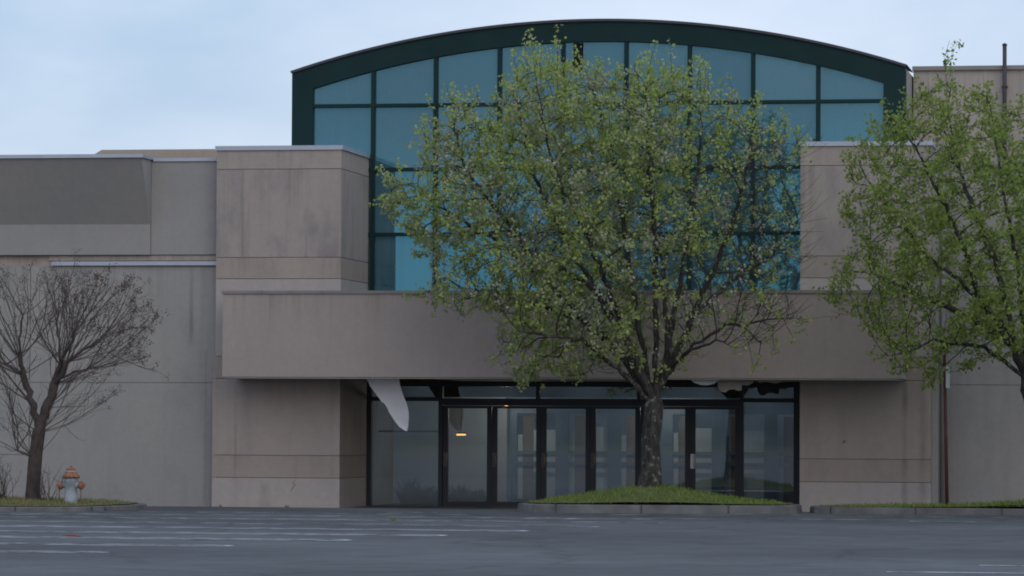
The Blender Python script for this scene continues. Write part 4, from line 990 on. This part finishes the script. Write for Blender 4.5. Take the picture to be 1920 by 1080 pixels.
# --- bare tree at the left
TYc = -8.0
O_B = [(-5.96, 3.82), (-5.46, 4.21), (-4.96, 4.35), (-4.26, 4.26), (-3.57, 4.32), (-2.97, 4.11), (-2.63, 4.06), (-2.53, 3.82), (-2.13, 3.44), (-2.18, 3.16), (-2.67, 3.06), (-2.57, 2.77), (-2.22, 2.58), (-2.66, 2.39), (-3.16, 2.29), (-3.1, 1.53), (-3.54, 1.24), (-4.13, 1.05), (-4.83, 1.05), (-5.33, 1.23), (-5.64, 2.09), (-6.05, 2.86)]
polys = [(None, mk([(-4.42, .10), (-4.40, .5), (-4.37, .95), (-4.31, 1.42)], [0, 0, 0, 0])),
         (1, mk([(-4.31, 1.42), (-4.42, 1.9), (-4.60, 2.45), (-4.66, 2.75)], [0, 0, -.05, -.1])),
         (1, mk([(-4.31, 1.42), (-4.19, 1.85), (-4.06, 2.3), (-3.95, 2.62)], [0, .05, .1, .1])),
         (1, mk([(-4.06, 2.3), (-3.88, 2.48), (-3.80, 2.65)], [.1, 0, -.05])),
         (1, mk([(-3.95, 2.62), (-4.02, 3.1), (-4.1, 3.9)], [.1, .2, .3])), (1, mk([(-3.95, 2.62), (-3.75, 3.2), (-3.6, 4.0)], [.1, .3, .5])),
         (1, mk([(-3.80, 2.65), (-3.5, 3.05), (-3.1, 3.7)], [-.05, -.2, -.3])), (1, mk([(-3.80, 2.65), (-3.3, 3.05), (-2.5, 3.4)], [-.05, 0, .1])),
         (1, mk([(-4.66, 2.75), (-4.6, 3.1), (-4.5, 3.9)], [-.1, -.2, -.3])), (1, mk([(-4.66, 2.75), (-4.95, 3.1), (-5.3, 3.8)], [-.1, 0, .1])),
         (1, mk([(-4.60, 2.45), (-5.0, 2.65), (-5.5, 3.1)], [-.05, .2, .4])), (1, mk([(-4.66, 2.75), (-4.75, 3.3), (-4.9, 4.1)], [-.1, -.4, -.7])),
         (1, mk([(-4.30, 1.5), (-3.9, 1.8), (-3.3, 2.2)], [0, -.3, -.5])), (1, mk([(-4.31, 1.42), (-3.95, 1.5), (-3.2, 1.75)], [0, -.1, -.2])),
         (1, mk([(-4.0, 2.4), (-3.5, 2.55), (-2.7, 2.65)], [.1, .3, .4])), (1, mk([(-4.36, .95), (-4.7, 1.1), (-4.85, 1.5)], [0, -.1, -.2]))]
rb_ = np.random.default_rng(21)
nodes, par = densify(polys, .10, rb_)
rad_b = poly_radius(O_B, np.array((-4.1, 2.7)))
def inside_b(p):
    dx_, dz_ = p[0] + 4.1, p[2] - 2.7; a_ = math.atan2(dz_, dx_)
    return math.hypot(dx_, dz_) < rad_b[int((a_ + math.pi) / (2 * math.pi) * 360) % 360] and ((p[1] - TYc) / 1.5) ** 2 < 1.0
nodes = list(nodes); par = list(par); tipids = []
def shoot(u, dv, length, level):
    dv = dv / np.linalg.norm(dv); p_ = nodes[u]; k = max(3, int(length / .12)); cur = u; bend = rb_.normal(0, .035, 3); ids = []
    for i in range(k):
        dv = dv + bend + rb_.normal(0, .05, 3) + np.array([0, 0, .035]); dv /= np.linalg.norm(dv)
        p_ = p_ + dv * length / k
        if not inside_b(p_) and i > 1: break
        nodes.append(p_); par.append(cur); cur = len(nodes) - 1; ids.append((cur, dv.copy()))
    tipids.append((cur, level))
    if level < 3:
        for (c2, d2) in ids[len(ids) // 3::1]:
            if rb_.random() < (.72 if level == 1 else .5):
                sd2 = d2 + rb_.normal(0, .42, 3) + np.array([0, 0, .12]); shoot(c2, sd2, length * rb_.uniform(.25, .5), level + 1)
P0 = np.array(nodes)
knots = [((-4.66, 2.75), 13, (-.25, 1.0), .75), ((-4.60, 2.45), 8, (-.6, .6), .8), ((-3.95, 2.62), 13, (.1, 1.0), .6), ((-3.80, 2.65), 16, (.75, .7), .6), ((-4.06, 2.3), 7, (.8, .45), .6),
         ((-4.31, 1.42), 9, (.7, .5), .7), ((-4.42, 1.9), 6, (-.8, .5), .7), ((-4.37, .95), 7, (-.8, .35), .7), ((-4.7, 1.1), 8, (-.5, .9), .8), ((-4.19, 1.85), 7, (.7, .45), .8),
         ((-3.75, 3.2), 7, (.3, 1), .6), ((-3.3, 3.05), 9, (.8, .5), .5), ((-3.1, 3.6), 5, (.6, .8), .5), ((-4.1, 3.5), 6, (0, 1), .5), ((-4.55, 3.5), 6, (0, 1), .5), ((-5.0, 2.65), 8, (-.6, .9), .6), ((-3.5, 2.55), 7, (1, .3), .4)]
for (kx, kz), cnt, (dx_, dz_), spr in knots:
    u = int(np.hypot(P0[:, 0] - kx, P0[:, 2] - kz).argmin())
    for _ in range(cnt):
        shoot(u, np.array([dx_, 0, dz_]) + rb_.normal(0, spr, 3) * np.array([1, .9, .6]), rb_.uniform(.7, 1.8), 1)
pos = np.array(nodes); par = np.array(par)
big, small, rad, ch = branch_mesh(pos, par, .125, .0027, .03, flare=1.25)
t3 = empty('bare_tree', (-4.42, TYc, .15), 'leafless brown tree with forked trunk and dry seed heads beside the hydrant', 'tree')
big.build('trunk', M_TWIG, t3)
thin = np.where(rad < .009)[0]
small.build('branches', simple('bare_twig', (.088, .068, .060), rough=.95, var=.3, scale=9), t3)
ends = np.array([pos[i] for i, lv in tipids])
d_ = np.hypot(ends[:, 0] + 4.2, (ends[:, 2] - 2.4))
ends = ends[(d_ > 1.0) & (rb_.random(len(ends)) < np.where(ends[:, 0] > -3.6, .62, .25)) & (ends[:, 2] > 1.5)]
c_ = np.repeat(ends, 12, axis=0); c_ = c_ + rb_.normal(0, .03, c_.shape)
V = leaf_quads(c_, .03, .022, rb_, 0); np_mesh('seed_heads', V, np.arange(len(V)).reshape(-1, 4), M_SEED, t3)

# thin weeds at the foot of the bare tree, tufts in the lot
def weed(x, y, z, h, n, seed, label, mat, name='weed', cat='weed', spread=.7):
    r = np.random.default_rng(seed); m = MB()
    for i in range(n):
        az = r.random() * 6.28; s = r.random() * spread; ln = h * (.5 + .5 * r.random())
        p0 = Vector((x + r.normal(0, .05), y + r.normal(0, .05), z)); dv = Vector((math.cos(az) * s, math.sin(az) * s, 1)).normalized()
        p1 = p0 + dv * ln * .55; p2 = p1 + (dv + Vector((r.normal(0, .2), r.normal(0, .2), .1))) * ln * .45
        m.tube([p0, p1, p2], [.006, .0045, .002], 3, cap=False)
        for k in range(2):
            q = p1 + (p2 - p1) * r.random(); e = q + Vector((r.normal(0, .1), r.normal(0, .1), .10)) * (h * .9); m.tube([q, e], [.0035, .0018], 3, cap=False)
    return tag(m.build(name, mat), label, cat, 'dry weeds around the bare tree' if cat == 'weed' else None)
weed(-4.85, -8.3, .17, .85, 26, 1, 'dry brown weed clump left of the bare tree trunk', M_TWIG)
weed(-4.10, -8.2, .17, .75, 18, 2, 'sparse dry stems between the bare tree trunk and the hydrant', M_TWIG)
weed(-5.25, -7.9, .17, .60, 22, 3, 'low dry weed clump at the left edge of the photo', M_TWIG)
def tuft(x, y, n, seed, label):
    r = np.random.default_rng(seed); b0 = np.array([x, y, gz(y)]) + np.c_[r.normal(0, .02, n), r.normal(0, .02, n), np.zeros(n)]
    V = leaf_quads(b0, .06, .012, r, -1.4); tag(np_mesh('grass_tuft', V, np.arange(len(V)).reshape(-1, 4), M_GRASS), label, 'grass tuft')
tuft(3.65, -15.0, 26, 4, 'small green tuft growing through the asphalt before the doors')
tuft(-1.0, -2.62, 20, 5, 'tiny green tuft at the foot of the beige block wall')
tuft(-2.3, -2.7, 20, 6, 'tiny green tuft at the corner where grey wall meets beige block')

# ------------------------------------------------------------------ far woods behind the viewer (seen only in the glass)
n = 90; r = np.random.default_rng(3); m = MB()
X = np.linspace(-420, 420, n)
H = 11.5 + 1.2 * np.sin(X * .03) + r.normal(0, .7, n)
for i in range(n - 1):
    for (y0, y1, f0, f1) in ((-300, -308, 0, .75), (-308, -322, .75, 1.0), (-322, -345, 1.0, .8), (-345, -360, .8, 0)):
        m.face([(X[i + 1], y0, H[i + 1] * f0 - .1), (X[i], y0, H[i] * f0 - .1), (X[i], y1, H[i] * f1 - .1), (X[i + 1], y1, H[i + 1] * f1 - .1)], smooth=True)
tag(m.build('treeline', simple('far_wood', (.15, .16, .15), rough=1, var=.4, scale=.2)), 'distant wooded line across the lot', None, None, 'stuff')
